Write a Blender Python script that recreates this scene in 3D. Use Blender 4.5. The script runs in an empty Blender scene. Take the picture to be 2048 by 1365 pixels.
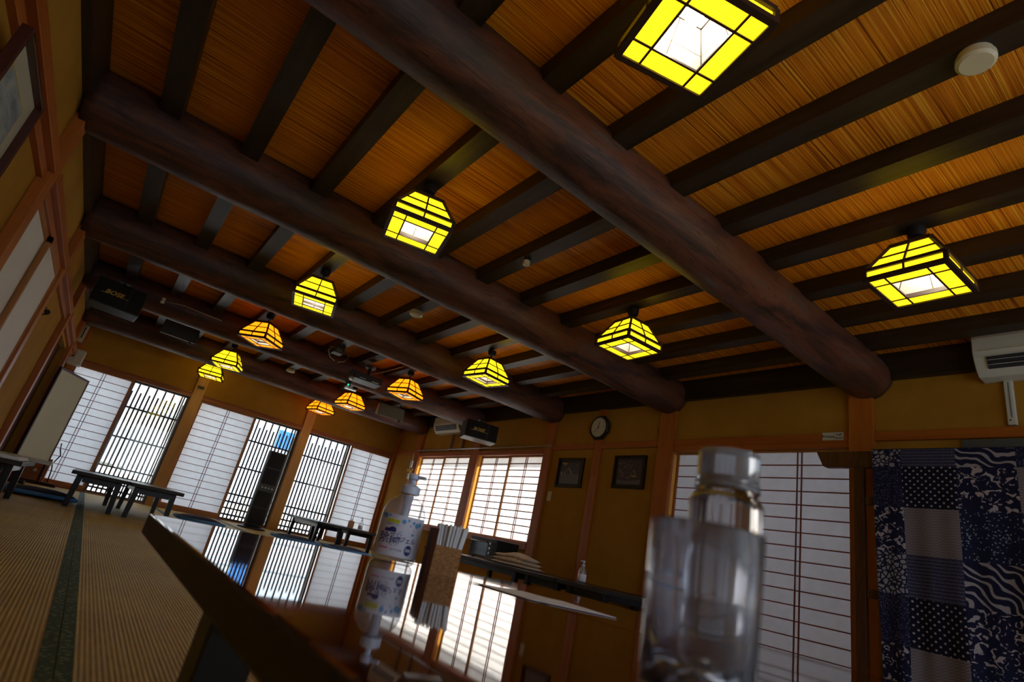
import bpy, math, random
from mathutils import Vector, Matrix, noise as mnoise
random.seed(7)
C = bpy.context.scene.collection
SC = bpy.context.scene
PI = math.pi
# ------------------------------------------------------------------ camera, sky, sun, exposure
YAW, PITCH, ROLL = .5766164, .3635789, .2202037
fw = Vector((math.sin(YAW)*math.cos(PITCH), math.cos(YAW)*math.cos(PITCH), math.sin(PITCH)))
rt = Vector((math.cos(YAW), -math.sin(YAW), 0))
up = rt.cross(fw)
rt2 = math.cos(ROLL)*rt + math.sin(ROLL)*up
up2 = -math.sin(ROLL)*rt + math.cos(ROLL)*up
cam = bpy.data.cameras.new('camera'); camo = bpy.data.objects.new('camera', cam); C.objects.link(camo)
camo.matrix_world = Matrix(((rt2.x, up2.x, -fw.x, 0), (rt2.y, up2.y, -fw.y, 0), (rt2.z, up2.z, -fw.z, .38), (0, 0, 0, 1)))
cam.sensor_width = 36; cam.lens = 1115.06*36/2048; cam.clip_start = .02; cam.clip_end = 200
cam.dof.use_dof = True; cam.dof.focus_distance = 3.6; cam.dof.aperture_fstop = 4.5
SC.camera = camo
W = bpy.data.worlds.new('sky'); SC.world = W; W.use_nodes = True
WB = W.node_tree.nodes['Background']; WB.inputs[0].default_value = (.80, .90, 1.0, 1); WB.inputs[1].default_value = 1.9
sun = bpy.data.lights.new('sun', 'SUN'); suno = bpy.data.objects.new('sun', sun); C.objects.link(suno)
sun.energy = 16; sun.color = (1, .93, .82); sun.angle = .01
suno.rotation_euler = Vector((-.74, .30, -.60)).to_track_quat('-Z', 'Y').to_euler()
VS = SC.view_settings
VS.view_transform = 'Standard'; VS.look = 'None'; VS.exposure = 0.45; VS.gamma = 1.0; VS.use_curve_mapping = False
SC.cycles.use_denoising = True
SC.cycles.max_bounces = 10; SC.cycles.diffuse_bounces = 5; SC.cycles.transparent_max_bounces = 12
SC.cycles.transmission_bounces = 10; SC.cycles.sample_clamp_indirect = 6; SC.cycles.caustics_refractive = True; SC.cycles.blur_glossy = 1.0; SC.cycles.caustics_reflective = False

# ------------------------------------------------------------------ dimensions (floor z = 0)
XL, XR, D, YB = -.76, 4.49, 10.0, -1.6
ZC, ZJ = 2.40, 2.30                       # reed ceiling, underside of joists
BEAMS = [1.80, 3.65, 5.49, 7.27, 9.05]

# ------------------------------------------------------------------ mesh helper
class MB:
    def __init__(s): s.V = []; s.F = []; s.M = []
    def add(s, V, F, mi=0):
        o = len(s.V); s.V += [tuple(v) for v in V]
        for f in F: s.F.append(tuple(i+o for i in f)); s.M.append(mi)
        return s
    def box(s, x0, x1, y0, y1, z0, z1, mi=0):
        V = [(x0,y0,z0),(x1,y0,z0),(x1,y1,z0),(x0,y1,z0),(x0,y0,z1),(x1,y0,z1),(x1,y1,z1),(x0,y1,z1)]
        return s.add(V, [(0,3,2,1),(4,5,6,7),(0,1,5,4),(1,2,6,5),(2,3,7,6),(3,0,4,7)], mi)
    def hexa(s, V, mi=0):
        return s.add(V, [(0,3,2,1),(4,5,6,7),(0,1,5,4),(1,2,6,5),(2,3,7,6),(3,0,4,7)], mi)
    def bar(s, p, q, w, h=None, mi=0, upv=(0,0,1)):
        h = h or w; p = Vector(p); q = Vector(q); d = (q-p).normalized(); u = Vector(upv)
        if abs(d.dot(u)) > .98: u = Vector((1,0,0))
        a = d.cross(u).normalized(); b = a.cross(d).normalized()
        V = []
        for c in (p, q):
            for i, j in ((-1,-1),(1,-1),(1,1),(-1,1)): V.append(c + a*(i*w/2) + b*(j*h/2))
        return s.add(V, [(0,1,2,3),(7,6,5,4),(0,4,5,1),(1,5,6,2),(2,6,7,3),(3,7,4,0)], mi)
    def tube(s, pts, r, n=8, mi=0):
        pts = [Vector(p) for p in pts]; o = []
        for i, p in enumerate(pts):
            d = (pts[min(i+1, len(pts)-1)] - pts[max(i-1, 0)]).normalized()
            u = Vector((0,0,1)) if abs(d.z) < .95 else Vector((1,0,0))
            a = d.cross(u).normalized(); b = d.cross(a)
            rr = r[i] if isinstance(r, (list, tuple)) else r
            o += [p + a*(math.cos(2*PI*k/n)*rr) + b*(math.sin(2*PI*k/n)*rr) for k in range(n)]
        F = [(i*n+k, i*n+(k+1) % n, (i+1)*n+(k+1) % n, (i+1)*n+k) for i in range(len(pts)-1) for k in range(n)]
        F += [tuple(range(n))[::-1], tuple(range((len(pts)-1)*n, len(pts)*n))]
        return s.add(o, F, mi)
    def lathe(s, prof, n=32, c=(0,0,0), mi=0, sx=1, sy=1, rot=0, caps=True):
        V = []
        for r, z in prof:
            for k in range(n):
                a = 2*PI*k/n; x = r*math.cos(a)*sx; y = r*math.sin(a)*sy
                V.append((c[0]+x*math.cos(rot)-y*math.sin(rot), c[1]+x*math.sin(rot)+y*math.cos(rot), c[2]+z))
        F = [(i*n+k, i*n+(k+1) % n, (i+1)*n+(k+1) % n, (i+1)*n+k) for i in range(len(prof)-1) for k in range(n)]
        if caps: F += [tuple(range(n))[::-1], tuple(range((len(prof)-1)*n, len(prof)*n))]
        return s.add(V, F, mi)
    def poly(s, pts, d, mi=0):                       # flat polygon extruded by vector d
        n = len(pts); d = Vector(d); V = [Vector(p) for p in pts]; V += [v+d for v in V]
        F = [tuple(range(n))[::-1], tuple(range(n, 2*n))] + [(i, (i+1) % n, (i+1) % n+n, i+n) for i in range(n)]
        return s.add(V, F, mi)
    def mesh(s, name, mats, smooth=False):
        me = bpy.data.meshes.new(name); me.from_pydata(s.V, [], s.F)
        for m in (mats if isinstance(mats, (list, tuple)) else [mats]): me.materials.append(m)
        me.polygons.foreach_set('material_index', s.M)
        if smooth: me.polygons.foreach_set('use_smooth', [True]*len(s.F))
        me.update(); return me
    def build(s, name, mats, parent=None, smooth=False, bevel=0, auto=False):
        me = s.mesh(name, mats, smooth or auto)
        if auto:
            me.set_sharp_from_angle(angle=math.radians(35))
        o = bpy.data.objects.new(name, me); C.objects.link(o); o.parent = parent
        if bevel:
            b = o.modifiers.new('bevel', 'BEVEL'); b.width = bevel; b.segments = 2; b.limit_method = 'ANGLE'
        return o
def link(me, name, parent=None, loc=(0,0,0)):
    o = bpy.data.objects.new(name, me); C.objects.link(o); o.parent = parent; o.location = loc; return o
def tag(o, label, cat=None, group=None, kind=None):
    o['label'] = label
    if cat: o['category'] = cat
    if group: o['group'] = group
    if kind: o['kind'] = kind
    return o
def thing(name, label, cat, loc=(0,0,0), rz=0, group=None):
    o = bpy.data.objects.new(name, None); C.objects.link(o); o.empty_display_size = .05
    o.location = loc; o.rotation_euler = (0, 0, rz); return tag(o, label, cat, group)
def setting(name, label, loc=(0,0,0)):
    o = bpy.data.objects.new(name, None); C.objects.link(o); o.location = loc; o.empty_display_size = .05
    return tag(o, label, kind='structure')
def text_geo(txt, size, bold=0.0):
    cu = bpy.data.curves.new('lettering', 'FONT'); cu.body = txt; cu.size = size; cu.align_x = 'CENTER'; cu.align_y = 'CENTER'; cu.resolution_u = 3
    cu.offset = bold
    o = bpy.data.objects.new('lettering', cu); C.objects.link(o)
    bpy.context.view_layer.update()
    me = bpy.data.meshes.new_from_object(o.evaluated_get(bpy.context.evaluated_depsgraph_get()))
    V = [tuple(v.co) for v in me.vertices]; F = [tuple(p.vertices) for p in me.polygons]
    bpy.data.objects.remove(o); bpy.data.curves.remove(cu); bpy.data.meshes.remove(me)
    return V, F

# ------------------------------------------------------------------ materials
def nt(name):
    m = bpy.data.materials.new(name); m.use_nodes = True; return m, m.node_tree.nodes, m.node_tree.links, m.node_tree.nodes['Principled BSDF']
def coords(N, L, scale=(1,1,1), rot=(0,0,0)):
    t = N.new('ShaderNodeTexCoord'); mp = N.new('ShaderNodeMapping'); mp.inputs['Scale'].default_value = scale; mp.inputs['Rotation'].default_value = rot
    L.new(t.outputs['Object'], mp.inputs['Vector']); return mp.outputs[0]
def ramp(N, L, fac, stops):
    r = N.new('ShaderNodeValToRGB'); e = r.color_ramp.elements
    while len(e) < len(stops): e.new(.5)
    for i, (p, c) in enumerate(stops): e[i].position = p; e[i].color = (*c, 1)
    L.new(fac, r.inputs[0]); return r.outputs[0]
def math_n(N, L, op, a, b=None, c=None):
    n = N.new('ShaderNodeMath'); n.operation = op
    for i, v in enumerate((a, b, c)):
        if v is None: continue
        if isinstance(v, (int, float)): n.inputs[i].default_value = v
        else: L.new(v, n.inputs[i])
    return n.outputs[0]
def bump(N, L, P, h, strength=.3, dist=.01):
    b = N.new('ShaderNodeBump'); b.inputs['Strength'].default_value = strength; b.inputs['Distance'].default_value = dist
    L.new(h, b.inputs['Height']); L.new(b.outputs[0], P.inputs['Normal'])
def noise_n(N, L, vec, scale=1, detail=4, rough=.55, dist=0):
    n = N.new('ShaderNodeTexNoise'); n.inputs['Scale'].default_value = scale; n.inputs['Detail'].default_value = detail
    n.inputs['Roughness'].default_value = rough; n.inputs['Distortion'].default_value = dist; L.new(vec, n.inputs['Vector']); return n.outputs['Fac']
def plain(name, col, rough=.5, metal=0, spec=.5, emit=0, alpha=None, coat=0):
    m, N, L, P = nt(name); P.inputs['Base Color'].default_value = (*col, 1); P.inputs['Roughness'].default_value = rough
    P.inputs['Metallic'].default_value = metal; P.inputs['Specular IOR Level'].default_value = spec; P.inputs['Coat Weight'].default_value = coat
    if emit: P.inputs['Emission Color'].default_value = (*col, 1); P.inputs['Emission Strength'].default_value = emit
    return m
def grain(name, stops, scale, rough=.5, nscale=1, detail=6, bmp=.25, dist=.4, spec=.4):
    m, N, L, P = nt(name); v = coords(N, L, scale); f = noise_n(N, L, v, nscale, detail, .62, dist)
    L.new(ramp(N, L, f, stops), P.inputs['Base Color']); P.inputs['Roughness'].default_value = rough; P.inputs['Specular IOR Level'].default_value = spec
    if bmp: bump(N, L, P, f, bmp, .006)
    return m
M_LOG = None
M_JOIST = grain('joist_wood', [(.3,(.016,.010,.008)),(.6,(.04,.026,.018)),(.75,(.08,.055,.038))], (9,.8,9), .42, 2.0, 6, .3, .6)
M_POST = grain('post_wood', [(.3,(.36,.10,.012)),(.6,(.46,.14,.018)),(.75,(.52,.19,.03))], (7,7,.5), .45, 2.0, 5, .15)
M_RAIL = grain('rail_wood', [(.3,(.36,.09,.012)),(.65,(.46,.135,.018))], (7,.5,7), .45, 2.0, 5, .15)
M_RAILX = grain('lintel_wood', [(.3,(.28,.085,.014)),(.65,(.40,.14,.024))], (.5,7,7), .45, 2.0, 5, .15)
M_PALEPOST = grain('pale_wood', [(.3,(.46,.22,.045)),(.7,(.58,.30,.07))], (7,7,.5), .45, 2.0, 5, .1)
M_MUNTIN = plain('muntin_wood', (.22,.05,.03), .5)
M_WFRAME = plain('shoji_frame_wood', (.40,.16,.035), .45)
M_BARS = plain('lattice_dark_wood', (.045,.018,.05), .6)
M_ALU = plain('bronze_sash', (.10,.085,.07), .35, .6)
M_BROWNDOOR = grain('brown_door', [(.3,(.05,.014,.006)),(.7,(.10,.03,.012))], (6,6,.5), .75, 2, 5, .1, spec=.12)
M_BLACKLAC = plain('black_lacquer', (.009,.009,.013), .30, 0, .32)
M_BLACK = plain('black_plastic', (.012,.012,.014), .45)
M_GRILLE = plain('speaker_cloth', (.006,.006,.008), .85)
M_DARKGREY = plain('dark_grey_metal', (.045,.05,.05), .5)
M_GREYBOX = plain('grey_green_metal', (.16,.17,.13), .5)
M_WHITE = plain('white_plastic', (.62,.64,.60), .4)
M_CREAM = plain('cream_plastic', (.62,.58,.42), .4)
M_GREYPANEL = plain('grey_board', (.10,.11,.11), .6)
M_PAPERWHITE = plain('white_paper', (.82,.84,.88), .7)
M_SILVER = plain('silver_metal', (.55,.55,.55), .3, .9)
M_GOLD = plain('gold_print', (.65,.48,.10), .4, .3)
M_INK = plain('black_ink', (.015,.015,.02), .6)
M_NAVY = plain('navy_ink', (.03,.04,.22), .5)
M_SKYBLUE = plain('sky_blue_ink', (.15,.42,.78), .5)
M_YELLOWINK = plain('lime_ink', (.62,.72,.04), .5)
M_PINKINK = plain('pink_ink', (.75,.15,.35), .5)
M_LABEL = plain('label_white', (.80,.84,1.0), .45)
M_PUMP = plain('pale_blue_plastic', (.66,.78,1.0), .35)
M_EDGE = plain('dark_table_edge', (.012,.009,.006), .5)
M_TAN = plain('tan_plastic', (.36,.25,.13), .5)
M_IRON = plain('black_iron', (.01,.01,.012), .5)

def m_log():
    m, N, L, P = nt('log_wood')
    a = noise_n(N, L, coords(N, L, (.7, 2.6, 2.6)), 1.7, 6, .6, 1.2)
    b = noise_n(N, L, coords(N, L, (1.6, 22, 22)), 1.6, 8, .65, .6)
    c = noise_n(N, L, coords(N, L, (.5, 9, 9)), 2.3, 3, .5, 2.0)
    f = math_n(N, L, 'MULTIPLY_ADD', b, .30, math_n(N, L, 'MULTIPLY', a, .80))
    col = ramp(N, L, f, [(.38,(.016,.010,.012)),(.48,(.055,.025,.022)),(.56,(.105,.040,.026)),(.62,(.15,.052,.028)),(.67,(.10,.066,.058)),(.76,(.16,.125,.11))])
    crack = ramp(N, L, math_n(N, L, 'ABSOLUTE', math_n(N, L, 'SUBTRACT', c, .5)), [(.0,(.25,.25,.25)),(.012,(1,1,1))])
    mx = N.new('ShaderNodeMix'); mx.data_type = 'RGBA'; mx.blend_type = 'MULTIPLY'; mx.inputs[0].default_value = 1
    L.new(col, mx.inputs[6]); L.new(crack, mx.inputs[7]); L.new(mx.outputs[2], P.inputs['Base Color'])
    P.inputs['Roughness'].default_value = .5; P.inputs['Specular IOR Level'].default_value = .4
    bump(N, L, P, f, .7, .012); return m
M_LOG = m_log()
def m_plaster():
    m, N, L, P = nt('ochre_plaster'); v = coords(N, L)
    f = noise_n(N, L, v, 3.0, 5); g = noise_n(N, L, v, 220, 3)
    c = ramp(N, L, f, [(.3,(.39,.195,.022)),(.7,(.46,.245,.034))]); L.new(c, P.inputs['Base Color'])
    P.inputs['Roughness'].default_value = .9; P.inputs['Specular IOR Level'].default_value = .15; bump(N, L, P, g, .25, .003); return m
M_PLASTER = m_plaster()
def m_reed():
    m, N, L, P = nt('reed_ceiling')
    v = coords(N, L, (0, 1, 0))
    w = noise_n(N, L, coords(N, L, (1.2, 115, 0)), 1.0, 2, .6)
    w2 = noise_n(N, L, coords(N, L, (.35, 260, 0)), 1.0, 2, .6)
    f = math_n(N, L, 'MULTIPLY_ADD', w2, .45, math_n(N, L, 'MULTIPLY', w, .62))
    c = ramp(N, L, f, [(.38,(.10,.014,.001)),(.47,(.60,.17,.006)),(.57,(.88,.31,.012)),(.68,(.98,.55,.06))]); 
    L.new(c, P.inputs['Base Color']); P.inputs['Roughness'].default_value = .55; P.inputs['Specular IOR Level'].default_value = .3
    bump(N, L, P, f, .8, .006); return m
M_REED = m_reed()
def m_tatami():
    m, N, L, P = nt('tatami_rush')
    t = N.new('ShaderNodeTexCoord'); sx = N.new('ShaderNodeSeparateXYZ'); L.new(t.outputs['Object'], sx.inputs[0])
    s1 = math_n(N, L, 'SINE', math_n(N, L, 'MULTIPLY', sx.outputs[0], 2*PI/.0105))
    f = noise_n(N, L, coords(N, L, (90, 14, 1)), 1, 4); g = noise_n(N, L, coords(N, L, (1.5, 1.5, 1)), 1.3, 3)
    k = math_n(N, L, 'MULTIPLY_ADD', f, .35, math_n(N, L, 'MULTIPLY_ADD', s1, .16, math_n(N, L, 'MULTIPLY', g, .5)))
    c = ramp(N, L, k, [(.12,(.27,.155,.014)),(.42,(.50,.365,.045)),(.70,(.63,.50,.10))])
    L.new(c, P.inputs['Base Color']); P.inputs['Roughness'].default_value = .55; P.inputs['Specular IOR Level'].default_value = .3
    bump(N, L, P, s1, .45, .002); return m
M_TATAMI = m_tatami()
def m_heri():
    m, N, L, P = nt('green_border_cloth'); v = coords(N, L, (1, 1, 0))
    vo = N.new('ShaderNodeTexVoronoi'); vo.inputs['Scale'].default_value = 70; L.new(v, vo.inputs['Vector'])
    c = ramp(N, L, vo.outputs['Distance'], [(.26,(.20,.27,.19)),(.42,(.028,.085,.062))]); L.new(c, P.inputs['Base Color']); P.inputs['Roughness'].default_value = .8; return m
M_HERI = m_heri()
def m_paper(name, col, tr=.5):
    m = bpy.data.materials.new(name); m.use_nodes = True; N = m.node_tree.nodes; L = m.node_tree.links; N.remove(N['Principled BSDF'])
    d = N.new('ShaderNodeBsdfDiffuse'); t = N.new('ShaderNodeBsdfTranslucent'); x = N.new('ShaderNodeMixShader'); x.inputs[0].default_value = tr
    f = noise_n(N, L, coords(N, L, (14, 14, 14)), 1, 5); c = ramp(N, L, f, [(.3, tuple(v*.93 for v in col)), (.7, col)])
    for s in (d, t): L.new(c, s.inputs[0])
    L.new(d.outputs[0], x.inputs[1]); L.new(t.outputs[0], x.inputs[2]); L.new(x.outputs[0], N['Material Output'].inputs[0]); return m
M_SHOJI = m_paper('shoji_paper', (.80,.82,.86), .55)
M_SHOJIS = m_paper('window_paper', (.88,.88,.88), .6)
def m_glass(name, col=(1,1,1), ior=1.45, rough=0):
    m, N, L, P = nt(name); P.inputs['Base Color'].default_value = (*col, 1); P.inputs['Transmission Weight'].default_value = 1
    P.inputs['IOR'].default_value = ior; P.inputs['Roughness'].default_value = rough; return m
M_GLASS = m_glass('wet_clear_glass', (.88,.91,1.0), 1.38, .05)
M_GLASS.node_tree.nodes['Principled BSDF'].inputs['Transmission Weight'].default_value = .93
M_PET = m_glass('clear_plastic', (.95,.97,1.0), 1.28, .02)
M_CAP = m_glass('pale_blue_clear_plastic', (.78,.88,1.0), 1.3, .12)
M_CAP.node_tree.nodes['Principled BSDF'].inputs['Transmission Weight'].default_value = .8
def m_pane(name='window_glass', tint=(.93,.95,.96), rough=.02, ior=1.45):
    m = bpy.data.materials.new(name); m.use_nodes = True; N = m.node_tree.nodes; L = m.node_tree.links; N.remove(N['Principled BSDF'])
    t = N.new('ShaderNodeBsdfTransparent'); t.inputs[0].default_value = (*tint,1); g = N.new('ShaderNodeBsdfGlossy'); g.inputs['Roughness'].default_value = rough
    lw = N.new('ShaderNodeLayerWeight'); lw.inputs[0].default_value = .5; x = N.new('ShaderNodeMixShader')
    L.new(math_n(N, L, 'MULTIPLY_ADD', math_n(N, L, 'POWER', lw.outputs['Facing'], 4.0), .7, (ior-1)*.09), x.inputs[0]); L.new(t.outputs[0], x.inputs[1]); L.new(g.outputs[0], x.inputs[2]); L.new(x.outputs[0], N['Material Output'].inputs[0]); return m
M_PANE = m_pane()
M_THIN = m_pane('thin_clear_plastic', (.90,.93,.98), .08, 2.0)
_N = M_THIN.node_tree.nodes; _L = M_THIN.node_tree.links; _d = _N.new('ShaderNodeBsdfDiffuse'); _d.inputs[0].default_value = (.85,.88,.95,1)  # diffuse white mixed in to imitate whitish refraction in the bottle
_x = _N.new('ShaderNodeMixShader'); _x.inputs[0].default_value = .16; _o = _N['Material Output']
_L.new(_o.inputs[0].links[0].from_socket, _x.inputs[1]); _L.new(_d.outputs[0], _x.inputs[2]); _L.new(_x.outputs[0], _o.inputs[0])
def m_top():
    m, N, L, P = nt('red_brown_lacquer_top'); v = coords(N, L, (.8, 5, 1)); f = noise_n(N, L, v, 3, 6, .6, .5)
    c = ramp(N, L, f, [(.3,(.040,.007,.005)),(.7,(.085,.018,.010))]); L.new(c, P.inputs['Base Color'])
    P.inputs['Roughness'].default_value = .035; P.inputs['Specular IOR Level'].default_value = .55; P.inputs['Coat Weight'].default_value = .25; P.inputs['Coat Roughness'].default_value = .02
    g = noise_n(N, L, coords(N, L, (6, 6, 6)), 1.6, 2); bump(N, L, P, g, .05, .004); return m
M_TOP = m_top()
def m_lamp(name, col, strength):
    m, N, L, P = nt(name); f = noise_n(N, L, coords(N, L, (30, 30, 30)), 1, 4)
    c = ramp(N, L, f, [(.3, tuple(v*.8 for v in col)), (.65, col)]); L.new(c, P.inputs['Emission Color']); L.new(c, P.inputs['Base Color'])
    P.inputs['Emission Strength'].default_value = strength; P.inputs['Roughness'].default_value = .6; return m
M_LAMPY = m_lamp('yellow_lamp_paper', (.95,.64,.008), 1.95)
M_LAMPO = m_lamp('amber_lamp_paper', (1.0,.25,.004), 1.9)
M_LAMPIN = plain('white_lamp_lining', (.45,.45,.42), .8)
M_BULB = plain('glowing_bulb', (1,.84,.62), .5, emit=60)
M_LAMPFRAME = plain('dark_lamp_frame', (.035,.016,.014), .5)

# ------------------------------------------------------------------ the setting
# floor: tatami mats with green cloth borders
floor = setting('floor', 'tatami mat floor with green cloth borders')
MB().box(XL-.1, XR+.1, YB-.1, D+.1, -.12, -.035).build('floor_base', plain('floor_board', (.1,.06,.03)), floor)
xs = [XL, .10, .98, 1.86, 2.74, 3.62, XR]
ys = [YB, -.655, 1.165, 2.98, 4.80, 6.60, 8.42, D]
for j in range(len(ys)-1):
    for i in range(len(xs)-1):
        x0, x1, y0, y1 = xs[i]+.001, xs[i+1]-.001, ys[j]+.0015, ys[j+1]-.0015
        cx, cy = (x0+x1)/2, (y0+y1)/2
        o = MB().box(x0-cx, x1-cx, y0-cy, y1-cy, -.035, 0).build('tatami_mat', M_TATAMI, floor); o.location = (cx, cy, 0)
        for s in (-1, 1):
            xe = (x1-cx)*s
            MB().box(min(xe, xe-s*.029), max(xe, xe-s*.029), y0-cy, y1-cy, 0, .0018).build('border', M_HERI, o)
# reed ceiling with squared joists
ceil = tag(MB().box(XL-.1, XR+.1, YB-.1, D+.1, ZC, ZC+.10).build('ceiling', M_REED), 'orange split reed ceiling above dark joists', kind='structure')
JX = [-.377+.4475*k for k in range(11)]
jm = MB().box(-.056, .056, YB, D, ZJ, ZC-.001).mesh('joist', M_JOIST)
for x in JX: link(jm, 'joist', ceil, (x, 0, 0))
# walls
def post(parent, x0, x1, y0, y1, z0, z1, m=None, name='post'):
    return MB().box(x0, x1, y0, y1, z0, z1).build(name, m or M_POST, parent, bevel=.004)
wr = tag(MB().box(XR, XR+.12, YB, D+.12, 1.67, ZC).box(XR, XR+.12, YB, 1.84, 0, 1.67).box(XR, XR+.12, 3.62, 5.50, 0, 1.67)
         .box(XR, XR+.12, 5.50, 7.10, 0, .575).box(XR, XR+.12, 7.10, 7.24, 0, 1.67).box(XR, XR+.12, 7.24, 9.02, 0, .575)
         .box(XR, XR+.12, 9.02, D+.12, 0, 1.67).build('wall_right', M_PLASTER), 'ochre plaster wall with exposed orange posts', kind='structure')
for y0, y1, pr_ in ((1.76,1.93,.05), (3.565,3.745,.05), (4.565,4.675,.03), (5.42,5.56,.04), (7.07,7.28,.04), (8.96,9.17,.04), (-.1,.06,.05)):
    post(wr, XR-pr_, XR, y0, y1, 0, 2.19 if y1-y0 < .12 else 2.10)
for a, b in ((YB,-.1),(.06,1.76),(1.93,3.565),(3.745,4.565),(4.675,5.42),(9.17,D)):
    MB().box(XR-.032, XR, a, b, 1.722, 1.79).build('rail', M_RAIL, wr, bevel=.003)
MB().box(XR-.030, XR+.05, 1.93, 3.565, 1.674, 1.722).build('lintel', M_RAIL, wr, bevel=.003)
MB().box(XR-.05, XR, YB, D, 2.19, ZC).build('wall_plate', M_JOIST, wr)
for a, b in ((5.56,7.07),(7.28,8.96)):
    MB().box(XR-.045, XR+.05, a, b, 1.667, 1.73).build('lintel', M_RAIL, wr, bevel=.003)
    MB().box(XR-.05, XR+.06, a, b, .50, .578).build('window_sill', M_RAIL, wr, bevel=.003)
wl = tag(MB().box(XL-.12, XL, YB, D+.12, 1.65, ZC).box(XL-.12, XL, YB, 3.70, 0, 1.65).box(XL-.12, XL, 5.44, 7.34, 0, 1.65)
         .box(XL-.12, XL, 8.99, D+.12, 0, 1.65).build('wall_left', M_PLASTER), 'ochre plaster wall with hung framed picture', kind='structure')
MB().box(XL-.9, XL-.85, 7.2, 9.1, -.1, 1.75).box(XL-.9, XL-.12, 7.15, 7.2, -.1, 1.75).box(XL-.9, XL-.12, 9.1, 9.15, -.1, 1.75).box(XL-.9, XL-.12, 7.15, 9.15, 1.75, 1.8).box(XL-.9, XL-.1, 7.15, 9.15, -.15, -.03).build('closet_light_block', plain('closet_shade', (.02,.013,.01), .8), wl)  # unseen box keeps sky light out; dark colour stands in for shade
for y in [1.80]+BEAMS[1:]:
    post(wl, XL, XL+.055, y-.065, y+.065, 0, 2.12)
ends = [YB, 1.735, 1.865, 3.585, 3.715, 5.425, 5.555, 7.205, 7.335, 8.985, 9.115, D]
for k in range(0, len(ends), 2):
    MB().box(XL, XL+.065, ends[k], ends[k+1], 1.735, 1.80).build('rail', M_RAIL, wl, bevel=.003)
    MB().box(XL-.02, XL+.03, ends[k], ends[k+1], 1.685, 1.735).build('lintel', M_RAIL, wl, bevel=.003)
MB().box(XL, XL+.045, YB, D, 2.185, ZC).build('wall_plate', M_JOIST, wl)
wf = tag(MB().box(XL-.1, XR+.1, D, D+.12, 1.66, ZC).box(XL-.1, -.69, D, D+.12, 0, 1.66).box(4.46, XR+.1, D, D+.12, 0, 1.66).build('wall_far', M_PLASTER),
         'ochre plaster wall over three bays of paper screens and lattice', kind='structure')
PX = [(-.75,-.66), (.87,1.03), (2.655,2.815), (4.43,4.49)]
for a, b in PX: post(wf, a, b, D-.045, D+.12, 0, 2.2, M_PALEPOST if .5 < a < 3 else M_POST)
for (a0, a), (b, b1) in zip(PX[:-1], PX[1:]):
    MB().box(a, b, D-.03, D+.12, 1.66, 1.715).build('lintel', M_RAILX, wf, bevel=.003)
    MB().box(a, b, D-.045, D+.0, 1.715, 1.735).build('rail', M_RAILX, wf, bevel=.002)
    MB().box(a, b, D-.02, D+.14, -.035, .012).build('sill', M_RAILX, wf)
wb = tag(MB().box(XL-.1, XR+.1, YB-.12, YB, 1.9, ZC).box(XL-.1, -.5, YB-.12, YB, 0, 1.9).box(4.2, XR+.1, YB-.12, YB, 0, 1.9).build('wall_back', M_PLASTER), 'ochre plaster wall behind the viewer', kind='structure')

# paper screens: frame, paper, muntins
def shoji(name, label, axis, c, a0, a1, z0, z1, rows, nx=(.5,), stile=.03, rail=.035, bot=.07, mpaper=None, gap=.035, depth=.028, mt=1.0):
    """axis 'x': panel runs along x at y=c; axis 'y': runs along y at x=c"""
    r = setting(name, label)
    def bx(mb, u0, u1, d0, d1, w0, w1):
        return mb.box(u0, u1, c+d0, c+d1, w0, w1) if axis == 'x' else mb.box(c+d0, c+d1, u0, u1, w0, w1)
    h = depth/2
    m = MB(); bx(m, a0, a0+stile, -h, h, z0, z1); bx(m, a1-stile, a1, -h, h, z0, z1); bx(m, a0+stile, a1-stile, -h, h, z0, z0+bot); bx(m, a0+stile, a1-stile, -h, h, z1-rail, z1)
    m.build('frame', M_WFRAME, r)
    p0, p1, q0, q1 = a0+stile, a1-stile, z0+bot, z1-rail
    sgn = 1
    bx(MB(), p0, p1, .004*sgn, .0045*sgn, q0, q1).build('paper', mpaper or M_SHOJI, r)
    t = .0042
    f = -1
    for k in range(1, rows):
        z = q0+(q1-q0)*k/rows
        bx(MB(), p0, p1, -.006, .003, z-t*mt, z+t*mt).build('muntin', M_MUNTIN, r)
    for f in nx:
        u = p0+(p1-p0)*f
        for s in (-1, 1):
            bx(MB(), u+s*gap/2-t, u+s*gap/2+t, -.007, .003, q0, q1).build('muntin', M_MUNTIN, r)
    return r
FA = D+.02
shoji('window_1', 'tall paper screen beside the cream standing board', 'x', FA, -.66, .095, .012, 1.66, 15)
shoji('window_2', 'tall paper screen between the two pale posts', 'x', FA, 1.03, 1.90, .012, 1.66, 15)
shoji('window_3', 'tall paper screen in the corner by the hanging ornament', 'x', FA, 3.62, 4.43, .012, 1.66, 15)
def lattice(name, label, x0, x1, low=True):
    r = setting(name, label)
    y = D+.16
    MB().box(x0, x1, D+.085, D+.088, .03, 1.66).build('pane', M_PANE, r)
    m = MB(); m.box(x0, x0+.02, D+.07, D+.10, .012, 1.66).box(x1-.035, x1, D+.065, D+.105, .012, 1.66).box(x0, x1, D+.07, D+.10, .012, .04).box(x0, x1, D+.07, D+.10, 1.635, 1.66)
    m.box(x1-.075, x1-.055, D+.05, D+.07, .012, 1.66)
    m.build('sash', M_ALU, r)
    n = 13; st = (x1-x0)/n; w = .011
    for k in range(n):
        x = x0+st*(k+.5)
        MB().box(x-w, x+w, y-.012, y+.012, 0, 1.68 if k % 2 else 1.52).build('lattice_bar', M_BARS, r)
    for z in [1.275, .83, .405, .285, .185, .09]:
        MB().box(x0-.02, x1+.02, y-.02, y-.012, z-.012, z+.012).build('lattice_rail', M_BARS, r)
lattice('window_4', 'dark wooden lattice behind glass beside the standing board', .095, .87)
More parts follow.
